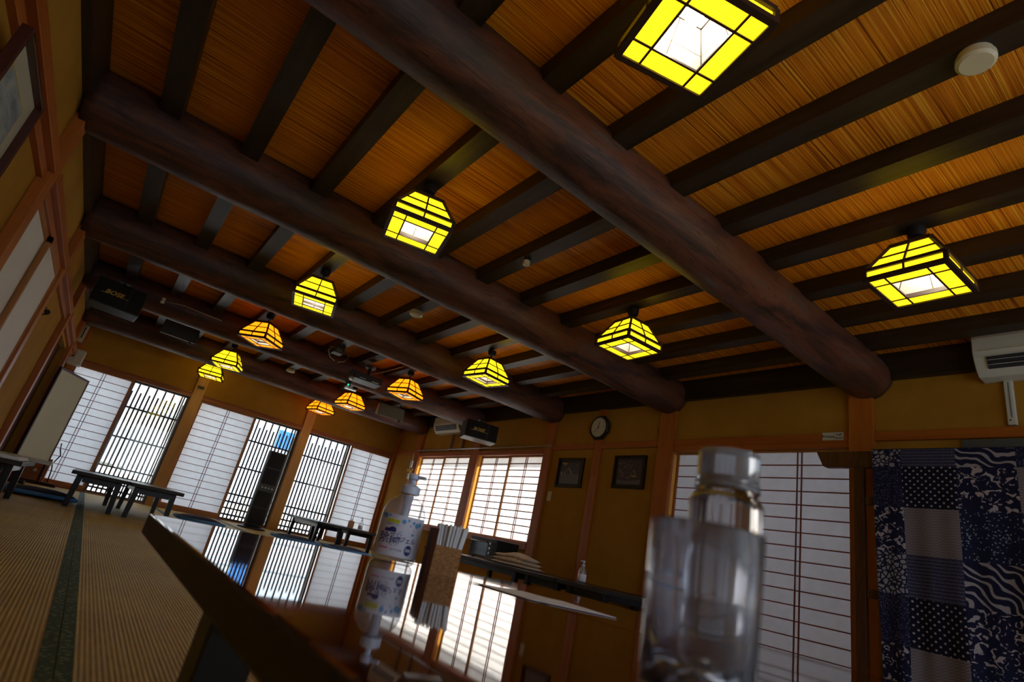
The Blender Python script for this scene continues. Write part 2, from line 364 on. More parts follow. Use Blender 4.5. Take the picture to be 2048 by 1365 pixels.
lattice('window_5', 'dark wooden lattice behind glass with the slim black tower in front', 1.90, 2.655)
lattice('window_6', 'dark wooden lattice behind glass next to the corner screen', 2.815, 3.62)
for k in range(4):
    shoji('window_%d' % (11+k), ('tall glazed screen' if k in (1, 3) else 'tall paper screen')+' in the wall behind the near tables', 'x', YB-.05, -.5+1.175*k, -.5+1.175*(k+1), .0, 1.9, 15, mpaper=M_PANE if k in (1, 3) else None)
FR = XR+.02
MID = (5.56+7.07)/2
shoji('window_7', 'sunlit paper window above the toaster oven, panel beside the plaster', 'y', FR, 5.56, MID+.02, .578, 1.667, 12, (.5,), bot=.02, rail=.02, mpaper=M_SHOJIS, mt=1.6)
shoji('window_8', 'sunlit paper window panel beside the middle window post', 'y', FR+.03, MID-.02, 7.07, .578, 1.667, 12, (.5,), bot=.02, rail=.02, mpaper=M_SHOJIS, mt=1.6)
MID = (7.28+8.96)/2
shoji('window_9', 'sunlit paper window panel right after the middle window post', 'y', FR, 7.28, MID+.02, .578, 1.667, 12, (.5,), bot=.02, rail=.02, mpaper=M_SHOJIS, mt=1.6)
shoji('window_10', 'sunlit paper window panel under the hanging ornament', 'y', FR+.03, MID-.02, 8.96, .578, 1.667, 12, (.5,), bot=.02, rail=.02, mpaper=M_SHOJIS, mt=1.6)
d1 = shoji('door_1', 'tall sliding paper door under the handwritten sign', 'y', FR, 1.91, 2.755, .012, 1.668, 15, (.5,), bot=.05, rail=.012, stile=.022)
fp = MB().lathe([(.026,-.002),(.026,.002),(.018,.003)], 20).build('finger_pull', M_BLACK, d1)
fp.rotation_euler = (0, -PI/2, 0); fp.location = (FR-.016, 1.925, .28)
shoji('door_2', 'tall sliding paper door beside the framed photograph wall', 'y', FR+.035, 2.72, 3.565, .012, 1.668, 15, (.5,), bot=.05, rail=.012, stile=.022)
# left wall fusuma and dark brown door
def fusuma(name, label, x, y0, y1):
    r = setting(name, label)
    MB().box(x-.012, x+.012, y0, y0+.045, .0, 1.685).box(x-.012, x+.012, y1-.045, y1, .0, 1.685).box(x-.012, x+.012, y0, y1, .0, .05).box(x-.012, x+.012, y0, y1, 1.645, 1.685).build('frame', M_WFRAME, r)
    MB().box(x-.006, x+.004, y0+.045, y1-.045, .05, 1.645).build('paper', M_PAPERWHITE, r)
fusuma('door_3', 'plain white sliding door on the ochre wall under the picture', XL+.0, 3.70, 4.60)
fusuma('door_4', 'plain white sliding door before the wall hook', XL+.026, 4.54, 5.44)
r = setting('door_5', 'dark brown wooden door beyond the standing board')
MB().box(XL-.09, XL-.06, 8.02, 8.985, 0, 1.685).build('door_leaf', M_BROWNDOOR, r)
MB().box(XL-.095, XL-.055, 8.0, 8.02, 0, 1.685).build('edge_strip', M_RAIL, r)
# outside: unseen sun-blocking shell added behind the paper doors, ground, neighbouring buildings
gr = tag(MB().box(-40, 40, D+.14, 60, -.5, -.38).box(XR+.13, 40, -20, D+.14, -.5, -.38).build('ground', plain('pale_concrete', (.55,.54,.5), .9)), 'pale concrete ground outside the windows', 'ground', kind='structure')
blk = setting('wall_sun_block', 'unseen shell added to keep sun off the paper doors')
MB().box(XR+.12, XR+1.9, .2, 4.9, 2.15, 2.22).box(XR+1.82, XR+1.9, .2, 4.9, -.4, .9).box(XR+.12, XR+1.9, .2, .28, -.4, 2.15).box(XR+.12, XR+1.9, 4.82, 4.9, -.4, 2.15).box(XR+.12, XR+1.9, .2, 4.9, -.4, -.05).build('sun_block_shell', plain('sun_block_grey', (.50,.45,.50), .8), blk)
MB().box(XR+1.84, XR+1.845, .28, 4.82, .9, 2.15).build('light_diffuser', M_SHOJI, blk)  # added paper sheet that spreads soft daylight onto the doors
MB().box(XR+.12, XR+.78, 5.1, 9.6, 2.12, 2.17).build('window_eave', M_JOIST, wr)

# ------------------------------------------------------------------ log beams
def log_beam(label, y, zl, zr, r0, r1, seed):
    n, m = 30, 90; V = []; x0, x1 = XL+.02, XR-.005
    for i in range(m):
        t = i/(m-1); x = x0+(x1-x0)*t; zc = zl+(zr-zl)*t; r = r0+(r1-r0)*t
        sag = .012*mnoise.noise(Vector((x*.6, seed, 3)))
        for k in range(n):
            a = 2*PI*k/n
            d = 1+.05*mnoise.noise(Vector((x*.8, math.cos(a)*1.3+seed, math.sin(a)*1.3)))+.018*mnoise.noise(Vector((x*3, math.cos(a)*4+seed, math.sin(a)*4)))
            e = 1.0
            if t > .985: e = .96
            V.append((x, math.cos(a)*r*d*e, zc+sag+math.sin(a)*r*d*e))
    F = [(i*n+k, (i+1)*n+k, (i+1)*n+(k+1) % n, i*n+(k+1) % n) for i in range(m-1) for k in range(n)]
    F += [tuple(range(n)), tuple(range((m-1)*n, m*n))[::-1]]
    b = MB().add(V, F); o = b.build('log_beam', M_LOG, smooth=True); o.location = (0, y, 0)
    return tag(o, label, 'beam', 'round log beams carrying the joists')
log_beam('thick dark round log beam ending on the post beside the handwritten sign', 1.80, 2.315, 2.215, .185, .175, 1.3)
log_beam('round log beam ending on the post between the framed photograph and paper doors', 3.65, 2.27, 2.255, .195, .19, 7.7)
log_beam('round log beam meeting the wall between the clock and the sunlit windows', 5.49, 2.265, 2.25, .195, .185, 4.1)
log_beam('round log beam meeting the wall just behind the speaker above the windows', 7.27, 2.25, 2.225, .17, .17, 9.2)
log_beam('round log beam running closest to the lattice window wall', 9.05, 2.235, 2.22, .18, .165, 15.4)

# ------------------------------------------------------------------ pendant lamps
S, HS, HT, TS = .167, .06, .21, .088            # half side, skirt height, total height, half top
def prism(q, t):
    q = [Vector(p) for p in q]; n = (q[1]-q[0]).cross(q[2]-q[0]).normalized(); m = MB()
    V = q+[p-n*t for p in q]
    m.add(V, [(0,1,2,3)], 0); m.add(V, [(7,6,5,4)], 1); m.add(V, [(0,4,5,1),(1,5,6,2),(2,6,7,3),(3,7,4,0)], 0); return m
def rotz(p, k):
    for _ in range(k): p = (-p[1], p[0], p[2])
    return p
frame = MB(); w = .02
for k in range(4):
    R4 = lambda p: rotz(p, k)
    frame.bar(R4((-S,-S,.008)), R4((S,-S,.008)), .022, .020)
    frame.bar(R4((-S,-S,HS)), R4((S,-S,HS)), .018, .018)
    frame.bar(R4((-S,-S,0)), R4((-S,-S,HS)), .018)
    frame.bar(R4((-S,-S,HS)), R4((-TS,-TS,HT)), .016)
    frame.bar(R4((-TS,-TS,HT)), R4((TS,-TS,HT)), .016, .02)
    frame.bar(R4((0,-S,0)), R4((0,-S,HS)), .009)
    frame.bar(R4((0,-S,HS)), R4((0,-TS,HT)), .009)
    mm = (S+TS)/2; frame.bar(R4((-mm,-mm,(HS+HT)/2)), R4((mm,-mm,(HS+HT)/2)), .008)
    frame.bar(R4((-S,-.088,.006)), R4((S,-.088,.006)), .008, .008)
frame_me = frame.mesh('lamp_frame', M_LAMPFRAME)
pane_defs = []
for k in range(4):
    def Q(*pts): pane_defs.append([rotz(p, k) for p in pts])
    for a, b in ((-S+.004, -.002), (.002, S-.004)):
        Q((a,-S+.002,.014), (b,-S+.002,.014), (b,-S+.002,HS-.004), (a,-S+.002,HS-.004))
    for lv in (0, 1):
        z0, z1 = HS+(HT-HS)*lv/2, HS+(HT-HS)*(lv+1)/2
        s0, s1 = S+(TS-S)*lv/2, S+(TS-S)*(lv+1)/2
        Q((-s0+.004,-s0+.003,z0), (-.002,-s0+.003,z0), (-.002,-s1+.003,z1), (-s1+.004,-s1+.003,z1))
        Q((.002,-s0+.003,z0), (s0-.004,-s0+.003,z0), (s1-.004,-s1+.003,z1), (.002,-s1+.003,z1))
    Q((-S+.005,-.088,.006), (-S+.005,-S+.005,.006), (-.088,-S+.005,.006), (-.088,-.088,.006))
    Q((.087,-.088,.006), (-.087,-.088,.006), (-.087,-S+.005,.006), (.087,-S+.005,.006))
def fixq(q):
    v = [Vector(p) for p in q]; n = (v[1]-v[0]).cross(v[2]-v[0]); c = sum(v, Vector())/4
    out = Vector((c.x, c.y, 0)) if not all(abs(p.z-.006) < 1e-6 for p in v) else Vector((0,0,-1))
    return q if n.dot(out) > 0 else q[::-1]
pane_me = {}
for nm, mt in (('y', M_LAMPY), ('o', M_LAMPO)):
    pane_me[nm] = [prism(fixq(q), .002).mesh('pane', [mt, M_LAMPIN]) for q in pane_defs]
plate_me = MB().box(-TS, TS, -TS, TS, HT-.004, HT+.010).mesh('top_plate', M_LAMPFRAME)
lid_me = MB().box(-TS+.006, TS-.006, -TS+.006, TS-.006, HT-.012, HT-.005).mesh('lining', M_LAMPIN)
bulb_me = MB().lathe([(.004,-.042),(.02,-.036),(.029,-.018),(.030,0),(.026,.018),(.016,.036),(.013,.05)], 20, (0,0,.125)).mesh('bulb', M_BULB, True)
sock_me = MB().lathe([(.015,.0),(.015,.035)], 16, (0,0,.168)).mesh('socket', M_WHITE)
def lamp(label, x, y, rz, kind='y', zb=1.97, group=None):
    r = thing('pendant_lamp', label, 'lamp', (x, y, zb), math.radians(rz), group)
    link(frame_me, 'frame', r); link(plate_me, 'top_plate', r); link(lid_me, 'lining', r); link(bulb_me, 'bulb', r); link(sock_me, 'socket', r)
    for me in pane_me[kind]: link(me, 'pane', r)
    L = ZJ-zb
    MB().tube([(0,0,HT+.008),(0,0,L-.03)], .006, 10).build('stem', M_BLACK, r, smooth=True)
    MB().lathe([(.012,L-.055),(.036,L-.048),(.042,L-.02),(.042,L)], 20).build('canopy', M_BLACK, r, auto=True)
G = 'square pendant lamps in two rows'
lamp('large yellow square lantern with a visible bulb hanging before the first log beam', .975, .87, -16, group=G)
lamp('yellow square lantern hanging beside the white air conditioner', 2.79, .885, -2, group=G)
lamp('yellow square lantern between the first two log beams, row nearer the painting wall', .975, 2.735, -15, group=G)
lamp('yellow square lantern between the first two log beams, row nearer the clock wall', 2.80, 2.74, -3, group=G)
lamp('yellow square lantern between second and third log beams, row nearer the painting wall', .972, 4.58, -15, group=G)
lamp('yellow square lantern between second and third log beams, row nearer the clock wall', 2.83, 4.67, 9, group=G)
lamp('amber square lantern between third and fourth log beams, row nearer the painting wall', .975, 6.42, 42, 'o', group=G)
lamp('amber square lantern between the projector and the speaker above the windows', 2.80, 6.46, 26, 'o', group=G)
lamp('yellow square lantern between the last two log beams before the lattice wall', .985, 8.37, -24, group=G)
lamp('amber square lantern between the last two log beams, below the projector row', 2.78, 8.31, 15, 'o', group=G)
lamp('small yellow square lantern nearest the post with a black bracket', .975, 9.58, -14, group=G)
lamp('small amber square lantern nearest the lattice wall post', 2.74, 9.57, 15, 'o', group=G)

# ------------------------------------------------------------------ low tables
def low_table(label, x0, x1, y0, y1, h, along='y', inset=.14, leg=.05, top_mat=None, th=.032, group=None, splay=.012):
    cx, cy = (x0+x1)/2, (y0+y1)/2
    w, l = ((x1-x0), (y1-y0)) if along == 'y' else ((y1-y0), (x1-x0))
    r = thing('low_table', label, 'table', (cx, cy, 0), 0 if along == 'y' else PI/2, group)
    tb = MB().box(-w/2, w/2, -l/2, l/2, h-th, h); tb.M = [1, 0, 1, 1, 1, 1]
    tb.build('tabletop', [top_mat or M_BLACKLAC, M_EDGE], r, bevel=.004)
    for sy in (-1, 1):
        yy = sy*(l/2-inset)
        for sx in (-1, 1):
            xo = sx*(w/2-.045-leg/2); k = leg/2; b = leg/2*.8; dx = sx*splay
            V = [(xo+dx-b,yy-b,0),(xo+dx+b,yy-b,0),(xo+dx+b,yy+b,0),(xo+dx-b,yy+b,0),(xo-k,yy-k,h-th),(xo+k,yy-k,h-th),(xo+k,yy+k,h-th),(xo-k,yy+k,h-th)]
            MB().hexa(V).build('leg', M_BLACKLAC, r, bevel=.003)
        MB().box(-w/2+.045+leg, w/2-.045-leg, yy-.014, yy+.014, h-th-.055, h-th-.005).build('cross_rail', M_BLACKLAC, r)
    for sx in (-1, 1):
        xo = sx*(w/2-.045-leg/2)
        MB().box(xo-.012, xo+.012, -l/2+inset+leg/2, l/2-inset-leg/2, h-th-.045, h-th-.002).build('apron', M_BLACKLAC, r)
    return r
HT1 = .318
low_table('glossy red-brown lacquer low table with the pump bottle on it', .125, .708, -.38, 1.28, HT1, inset=.53, leg=.062, top_mat=M_TOP, th=.036)
low_table('glossy red-brown lacquer low table holding the water glass', .712, 1.30, -.30, 1.38, HT1, inset=.53, leg=.062, top_mat=M_TOP, th=.036)
G = 'narrow black low tables standing along the room'
low_table('narrow black low table beside the blue floor cushion', -.075, .37, 6.25, 7.80, .305, group=G)
low_table('narrow black low table pushed against the one by the blue cushion', .38, .825, 6.22, 7.75, .305, group=G)
low_table('black low table in the corner by the lattice, its free side toward the tower', 2.76, 3.22, 8.02, 9.45, .30, group=G)
low_table('black low table in the corner holding a tiny bottle', 3.24, 3.72, 8.05, 9.48, .30, group=G)
low_table('black low table below the sunless wall holding a small pump bottle', 3.25, 4.40, 3.10, 3.60, .308, along='x', inset=.10, group=G)
low_table('black low table between the pump bottle table and the toaster table', 3.25, 4.40, 3.62, 4.14, .308, along='x', inset=.10, group=G)
low_table('long black low table with the toaster oven and folded cloth', 3.32, 4.25, 4.16, 5.95, .308, inset=.14, group=G)
low_table('black low table against the ochre wall piled with white papers', -.74, -.33, 4.95, 6.10, .30, group=G)

# ------------------------------------------------------------------ things on the near tables
def bent(V, F, c, R, ang, z0, name, m, parent, dr=.0004):
    """flat lettering or shapes (x right, y up) wrapped on a cylinder facing ang"""
    rgt = Vector((-math.sin(ang), math.cos(ang), 0)); fwd = Vector((math.cos(ang), math.sin(ang), 0)); out = []
    for x, y, z in V:
        a = x/R; p = fwd*(math.cos(a)*(R+dr)) + rgt*(math.sin(a)*(R+dr)); out.append((p.x+c[0], p.y+c[1], z0+y))
    return MB().add(out, F).build(name, m, parent)
def gridrect(x0, x1, y0, y1, n=16):
    V = []; F = []
    for i in range(n+1):
        x = x0+(x1-x0)*i/n; V += [(x,y0,0),(x,y1,0)]
    for i in range(n): F.append((2*i, 2*i+2, 2*i+3, 2*i+1))
    return V, F
def disc(cx, cy, r, n=16, sy=1):
    return [(cx+r*math.cos(2*PI*k/n), cy+r*sy*math.sin(2*PI*k/n), 0) for k in range(n)], [tuple(range(n))]
bx_, by_ = .592, 1.185
R_ = .048
ang = math.atan2(-by_, -bx_)
pb = thing('pump_bottle', 'large clear pump bottle of hand gel with white printed label', 'bottle', (bx_, by_, HT1))
prof = [(.0,.0),(.040,.0),(.045,.003),(.0475,.010),(R_,.03),(R_,.095),(.0465,.108),(.041,.122),(.032,.133),(.022,.140),(.0165,.143),(.0165,.150)]
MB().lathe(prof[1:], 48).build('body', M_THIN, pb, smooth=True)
MB().lathe([(.018,.146),(.0215,.147),(.0215,.163),(.016,.166),(.012,.168)], 28).build('collar', M_PUMP, pb, auto=True)
MB().tube([(0,0,.166),(0,0,.182)], .0065, 14).build('pump_stem', M_PUMP, pb, smooth=True)
ph = MB().lathe([(.010,.179),(.0125,.181),(.0125,.190),(.010,.1925)], 20)
sp = Vector((math.cos(ang+PI/2-.5), math.sin(ang+PI/2-.5), 0))
ph.bar(Vector((0,0,.187)), Vector((0,0,.186))+sp*.030, .009, .007)
ph.build('pump_head', M_PUMP, pb, auto=True)
MB().lathe([(.006,.085),(.0075,.10),(.011,.143)], 16).build('dip_tube', M_PUMP, pb, smooth=True)
V, F = gridrect(-.060, .060, 0, .084, 28)
lab = bent(V, F, (0,0), R_, ang, .014, 'label', M_LABEL, pb, .0005)
def lp(shape, m, name='print', z=.0008): return bent(shape[0], shape[1], (0,0), R_, ang, .014, name, m, lab, z)
lp(gridrect(-.034, -.005, .066, .0735, 6), M_YELLOWINK)
V, F = text_geo('手指用ジェル', .0052); lp(([(v[0]-.019, v[1]+.0625, 0) for v in V], F), M_NAVY, 'lettering')
for cx, cy, rr in ((-.040,.078,.0055),(-.030,.080,.003),(.004,.072,.0048),(.014,.076,.003),(.026,.073,.0035),(.036,.069,.0058),(.044,.072,.005),(.020,.066,.002),(.030,.058,.0016),(-.047,.080,.005)):
    lp(disc(cx, cy, rr), M_NAVY if (cx*1000) % 2 > 1 else M_SKYBLUE, 'dot')
lp(gridrect(-.034, -.008, .0475, .0545, 8), M_NAVY); lp(disc(-.016, .0535, .008, 18, .6), M_NAVY)
lp(disc(.016, .049, .018, 22, .22), M_SKYBLUE)
V, F = text_geo('除菌', .025, .0004); lp(([(v[0]-.019, v[1]+.0325, 0) for v in V], F), M_NAVY, 'lettering', .0009)
V, F = text_geo('ジェル', .013, .0003); lp(([(v[0]+.022, v[1]+.035, 0) for v in V], F), M_NAVY, 'lettering', .0009)
lp(gridrect(-.038, -.017, .0135, .0165, 6), M_PINKINK)
V, F = text_geo('さわやか消毒', .0045); lp(([(v[0]+.0, v[1]+.0135, 0) for v in V], F), M_NAVY, 'lettering')
lp(disc(.027, .0165, .0085, 20, 1.25), M_NAVY, 'badge', .0009)
V, F = text_geo('500', .0085, .0003); lp(([(v[0]+.027, v[1]+.0165, 0) for v in V], F), M_LABEL, 'lettering', .0012)
# napkin stand
M_WEAVE = grain('woven_brown', [(.35,(.30,.13,.04)),(.6,(.46,.24,.09)),(.75,(.60,.38,.18))], (60,60,90), .7, 2, 4, .6)
ns = thing('napkin_stand', 'woven brown box stand filled with white paper sleeves', 'holder', (.668, 1.10, HT1), ang+PI/2+.12)
MB().box(-.029,.029,-.024,-.020,0,.056).box(-.029,.029,.020,.024,0,.056).box(-.029,-.025,-.02,.02,0,.056).box(.025,.029,-.02,.02,0,.056).box(-.025,.025,-.02,.02,0,.004).build('box', M_WEAVE, ns)
MB().box(-.040,-.0295,-.026,.030,0,.088).build('back_board', M_BROWNDOOR, ns)
for k in range(9):
    a = -.10+.03*k; xo = -.021+.0052*k; y = random.uniform(-.008,.012)
    MB().hexa([(xo,y-.011,.006),(xo+.004,y-.011,.006),(xo+.004,y+.011,.006),(xo,y+.011,.006),
               (xo+a*.09,y-.013,.098+.008*random.random()),(xo+.0045+a*.09,y-.013,.10),(xo+.0045+a*.09,y+.013,.10),(xo+a*.09,y+.013,.098)]).build('paper_sleeve', M_PAPERWHITE, ns)
# paper sheet
sh = MB(); V = []; F = []; n = 14
A, B_, C_, D_ = Vector((.690,1.03,0)), Vector((.880,.945,0)), Vector((.852,.768,0)), Vector((.700,.84,0))
for j in range(n+1):
    for i in range(n+1):
        u, v = i/n, j/n; p = (A*(1-u)+B_*u)*(1-v)+(D_*(1-u)+C_*u)*v
        z = .0012+.0035*math.exp(-((u-.55)**2)/.03)*(1-v)*(.5+.5*u)
        V.append((p.x-.7, p.y-.9, z))
for j in range(n):
    for i in range(n): F.append((j*(n+1)+i, j*(n+1)+i+1, (j+1)*(n+1)+i+1, (j+1)*(n+1)+i))
o = sh.add(V, F).build('paper_sheet', plain('blue_white_paper', (.80,.88,1.0), .6), smooth=True); o.location = (.7,.9,HT1)
so = o.modifiers.new('thick','SOLIDIFY'); so.thickness = .0006
tag(o, 'thin white paper sheet lying flat on the glossy table', 'paper')
# tumbler
g = thing('water_glass', 'tall clear glass tumbler standing in front of the capped water bottle', 'glass', (.328,.229,HT1))
def rimz(r): return r
MB().lathe([(.0310,0),(.0325,.002),(.0345,.07),(.0352,.1045),(.0345,.106),(.0333,.1045),(.0325,.07),(.0300,.014),(.020,.012),(.004,.012)], 64).build('tumbler', M_GLASS, g, smooth=True)
MB().lathe([(.0298,.0125),(.0303,.020),(.0303,.0205)], 48).build('water', m_glass('water', (.85,.92,1), 1.33), g, smooth=True)
# capped clear bottle
cb = thing('water_bottle', 'clear ribbed water bottle with pale blue see-through cap', 'bottle', (.506,.334,HT1))
prof = []
for r0, z0 in [(.033,0),(.0352,.004),(.0352,.05),(.0335,.054),(.0335,.060),(.0352,.064),(.0352,.10)]: prof.append((r0, z0))
n = 72; mb = MB(); V = []
for r0, z0 in prof+[(.0352,.153),(.0318,.160),(.0285,.164),(.0285,.178)]:
    for k in range(n):
        a = 2*PI*k/n; rr = r0*(1-.055*(0.5+.5*math.cos(a*18)) if .005 < z0 < .155 else 1); V.append((rr*math.cos(a), rr*math.sin(a), z0))
m = len(V)//n
mb.add(V, [(i*n+k, i*n+(k+1) % n, (i+1)*n+(k+1) % n, (i+1)*n+k) for i in range(m-1) for k in range(n)]+[tuple(range(n))[::-1], tuple(range((m-1)*n, m*n))]).build('body', M_PET, cb, smooth=True)
cap = MB().lathe([(.0302,.1665),(.0310,.167),(.0310,.169),(.0295,.1705),(.0308,.172),(.0308,.174),(.0295,.176),(.0300,.201),(.0288,.2045)], 56); cap.build('cap', M_CAP, cb, auto=True)

# ------------------------------------------------------------------ things on the far tables
def small_pump(label, x, y, z, h=.17):
    k = h/.17; r = thing('small_pump_bottle', label, 'bottle', (x, y, z))
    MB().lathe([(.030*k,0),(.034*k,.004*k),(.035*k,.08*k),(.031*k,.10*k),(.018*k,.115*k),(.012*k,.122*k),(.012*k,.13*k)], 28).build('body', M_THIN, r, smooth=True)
    MB().lathe([(.031*k,.012*k),(.0352*k,.014*k),(.0355*k,.066*k),(.031*k,.068*k)], 28).build('label', M_LABEL, r, smooth=True)
    b = MB().lathe([(.014*k,.126*k),(.014*k,.140*k),(.005*k,.142*k),(.005*k,.158*k),(.010*k,.158*k),(.010*k,.17*k)], 18); b.bar((0,0,.165*k), (-.012*k,.028*k,.164*k), .008*k, .007*k); b.build('pump', M_PUMP, r)
small_pump('small clear pump bottle standing on the black table by the wall post', 3.60, 3.68, .308, .178)
small_pump('tiny clear pump bottle on the corner table before the paper screen', 3.50, 8.30, .30, .17)
ho = thing('chopstick_holder', 'small brown wooden holder on the corner table', 'holder', (3.36, 8.34, .30))
MB().box(-.035,.035,-.03,-.024,0,.10).box(-.035,.035,.024,.03,0,.10).box(-.035,-.029,-.024,.024,0,.10).box(.029,.035,-.024,.024,0,.10).box(-.029,.029,-.024,.024,0,.006).build('box', M_WEAVE, ho)
MB().box(-.012,.012,-.01,.01,.007,.125).build('paper_sleeve', M_PAPERWHITE, ho)
# toaster oven
to = thing('toaster_oven', 'dark toaster oven with a silver framed glass door under the window', 'oven', (3.95, 5.50, .308))
MB().box(-.155,.16,-.25,.25,.012,.225).build('body', M_BLACK, to, bevel=.008)
fr_ = MB().box(-.165,-.156,-.25,.25,.185,.222).box(-.165,-.156,-.25,-.10,.015,.185).box(-.165,-.156,.225,.25,.015,.185).box(-.165,-.156,-.10,.225,.015,.035); fr_.build('front_frame', M_DARKGREY, to, bevel=.003)
MB().box(-.162,-.157,-.10,.225,.036,.184).build('glass_door', plain('dark_oven_glass', (.02,.015,.012), .08), to)
MB().tube([(-.185,-.09,.178),(-.185,.215,.178)], .006, 10).build('door_handle', M_SILVER, to, smooth=True)
for zz in (.07,.12,.17):
    kb = MB().lathe([(.016,0),(.016,.014),(.012,.018)], 18).build('knob', M_SILVER, to, auto=True); kb.rotation_euler = (0,-PI/2,0); kb.location = (-.165,-.17,zz)
for sx in (-.12,.12):
    for sy in (-.2,.2): MB().lathe([(.014,0),(.014,.014)], 12, (sx,sy,0)).build('foot', M_BLACK, to)
# folded cloth
M_CLOTH = grain('floral_beige_cloth', [(.35,(.66,.52,.42)),(.5,(.80,.68,.56)),(.62,(.84,.74,.62)),(.74,(.62,.40,.30))], (14,14,14), .95, 1, 3, .2)
fc = thing('folded_cloth', 'folded beige floral cloth heaped beside the toaster oven', 'cloth', (3.60, 4.60, .308), .1)
for k in range(3):
    V = []; F = []; nx, ny = 8, 16; z0 = .034*k; a, b = .13-.008*k, .27-.02*k
    for s in (0, 1):
        for j in range(ny+1):
            for i in range(nx+1):
                u, v = i/nx*2-1, j/ny*2-1; ed = max(abs(u), abs(v))**8
                hump = (.010+.012*k)*math.exp(-((v+.15)**2)/.2)*(1-u*u*.5) if k > 0 else 0
                hm1 = (.010+.012*(k-1))*math.exp(-((v+.15)**2)/.2)*(1-u*u*.5) if k > 1 else 0
                zz = z0+(hm1 if s == 0 else hump)+(.017+(.0165 if s else -.0165)*(1-ed*.9))
                V.append((u*a, v*b, zz))
    q = (nx+1)*(ny+1)
    for j in range(ny):
        for i in range(nx):
            p = j*(nx+1)+i; F += [(p, p+nx+1, p+nx+2, p+1), (q+p, q+p+1, q+p+nx+2, q+p+nx+1)]
    for i in range(nx): F += [(i, i+1, q+i+1, q+i), (ny*(nx+1)+i+1, ny*(nx+1)+i, q+ny*(nx+1)+i, q+ny*(nx+1)+i+1)]
    for j in range(ny): F += [((j+1)*(nx+1), j*(nx+1), q+j*(nx+1), q+(j+1)*(nx+1)), (j*(nx+1)+nx, (j+1)*(nx+1)+nx, q+(j+1)*(nx+1)+nx, q+j*(nx+1)+nx)]
    MB().add(V, F).build('fold', M_CLOTH, fc, smooth=True)
# papers on the left table
for k, (x0, x1, y0, y1, z, t, lbl, mt) in enumerate([(-.72,-.36,5.0,5.85,.30,.022,'flat stack of white paper on the table by the ochre wall', M_PAPERWHITE),
                                       (-.70,-.40,5.15,5.65,.3225,.02,'rumpled pale green cloth lying on the white paper stack', plain('pale_green_cloth', (.42,.46,.30), .95)),
                                       (-.55,-.22,5.90,6.09,.30,.03,'white flat box at the table end near the cushion', M_WHITE)]):
    r = thing(['paper_stack','table_cloth','flat_box'][k], lbl, ['paper','cloth','box'][k], ((x0+x1)/2, (y0+y1)/2, z))
    w, l = (x1-x0)/2, (y1-y0)/2
    if k == 1:
        V = []; n = 12
        for j in range(n+1):
            for i in range(n+1):
                u, v = i/n*2-1, j/n*2-1; V.append((u*w, v*l, .004+.016*abs(mnoise.noise(Vector((u*2, v*3, 1))))*(1-max(abs(u),abs(v))**6)))
        o = MB().add(V, [(j*(n+1)+i, j*(n+1)+i+1, (j+1)*(n+1)+i+1, (j+1)*(n+1)+i) for j in range(n) for i in range(n)]).build('cloth', mt, r, smooth=True)
        s_ = o.modifiers.new('thick','SOLIDIFY'); s_.thickness = .003
    elif k == 0:
        for q in range(3): MB().box(-w+.01*q, w-.006*q, -l+.015*q, l-.01*q, q*t/3+.0005, (q+1)*t/3).build('sheet_pile', mt, r)
    else:
        MB().box(-w, w, -l, l, 0, t*.6).build('tray', mt, r, bevel=.003); MB().box(-w-.004, w+.004, -l-.004, l+.004, t*.6, t).build('lid', mt, r, bevel=.003)

# ------------------------------------------------------------------ floor cushions
M_CUSH = plain('navy_cushion_cloth', (.012,.016,.06), .95); M_CUSHE = plain('blue_cushion_edge', (.08,.26,.60), .9)
def cushion(label, x, y, rz, w=.5):
    r = thing('floor_cushion', label, 'cushion', (x, y, 0), rz, 'blue floor cushions'); n = 16
    for nm, sc, mt in (('pad', 1.0, M_CUSH), ('edge', 1.0, M_CUSHE)):
        V = []; F = []
        if nm == 'pad':
            for s in (0, 1):
                for j in range(n+1):
                    for i in range(n+1):
                        u, v = i/n*2-1, j/n*2-1; ed = 1-(1-abs(u)**3)*(1-abs(v)**3); rr = 1-.04*(u*u*v*v)
                        V.append((u*w/2*rr*.97, v*w/2*rr*.97, .035+(.045 if s else -.034)*(1-ed)**.6))
            q = (n+1)**2
            for j in range(n):
                for i in range(n):
                    p = j*(n+1)+i; F += [(p, p+n+1, p+n+2, p+1), (q+p, q+p+1, q+p+n+2, q+p+n+1)]
            MB().add(V, F).build('pad', mt, r, smooth=True)
        else:
            pts = [Vector((a, b, .035)) for a, b in ((-w/2,-w/2),(w/2,-w/2),(w/2,w/2),(-w/2,w/2),(-w/2,-w/2))]
            mb = MB()
            for p, q_ in zip(pts[:-1], pts[1:]): mb.tube([p*.965+Vector((0,0,.0012)), q_*.965+Vector((0,0,.0012))], .017, 8)
            mb.build('edge', mt, r, smooth=True)
cushion('navy floor cushion with bright blue rim beside the paper-piled table', -.24, 7.0, .1, .55)
cushion('blue rimmed floor cushion lying beside the narrow tables', 1.28, 7.75, .0)
cushion('blue rimmed floor cushion lying in front of the corner tables', 2.42, 7.65, .0)
cushion('blue rimmed floor cushion tucked under the corner table edge', 3.05, 7.45, .0)

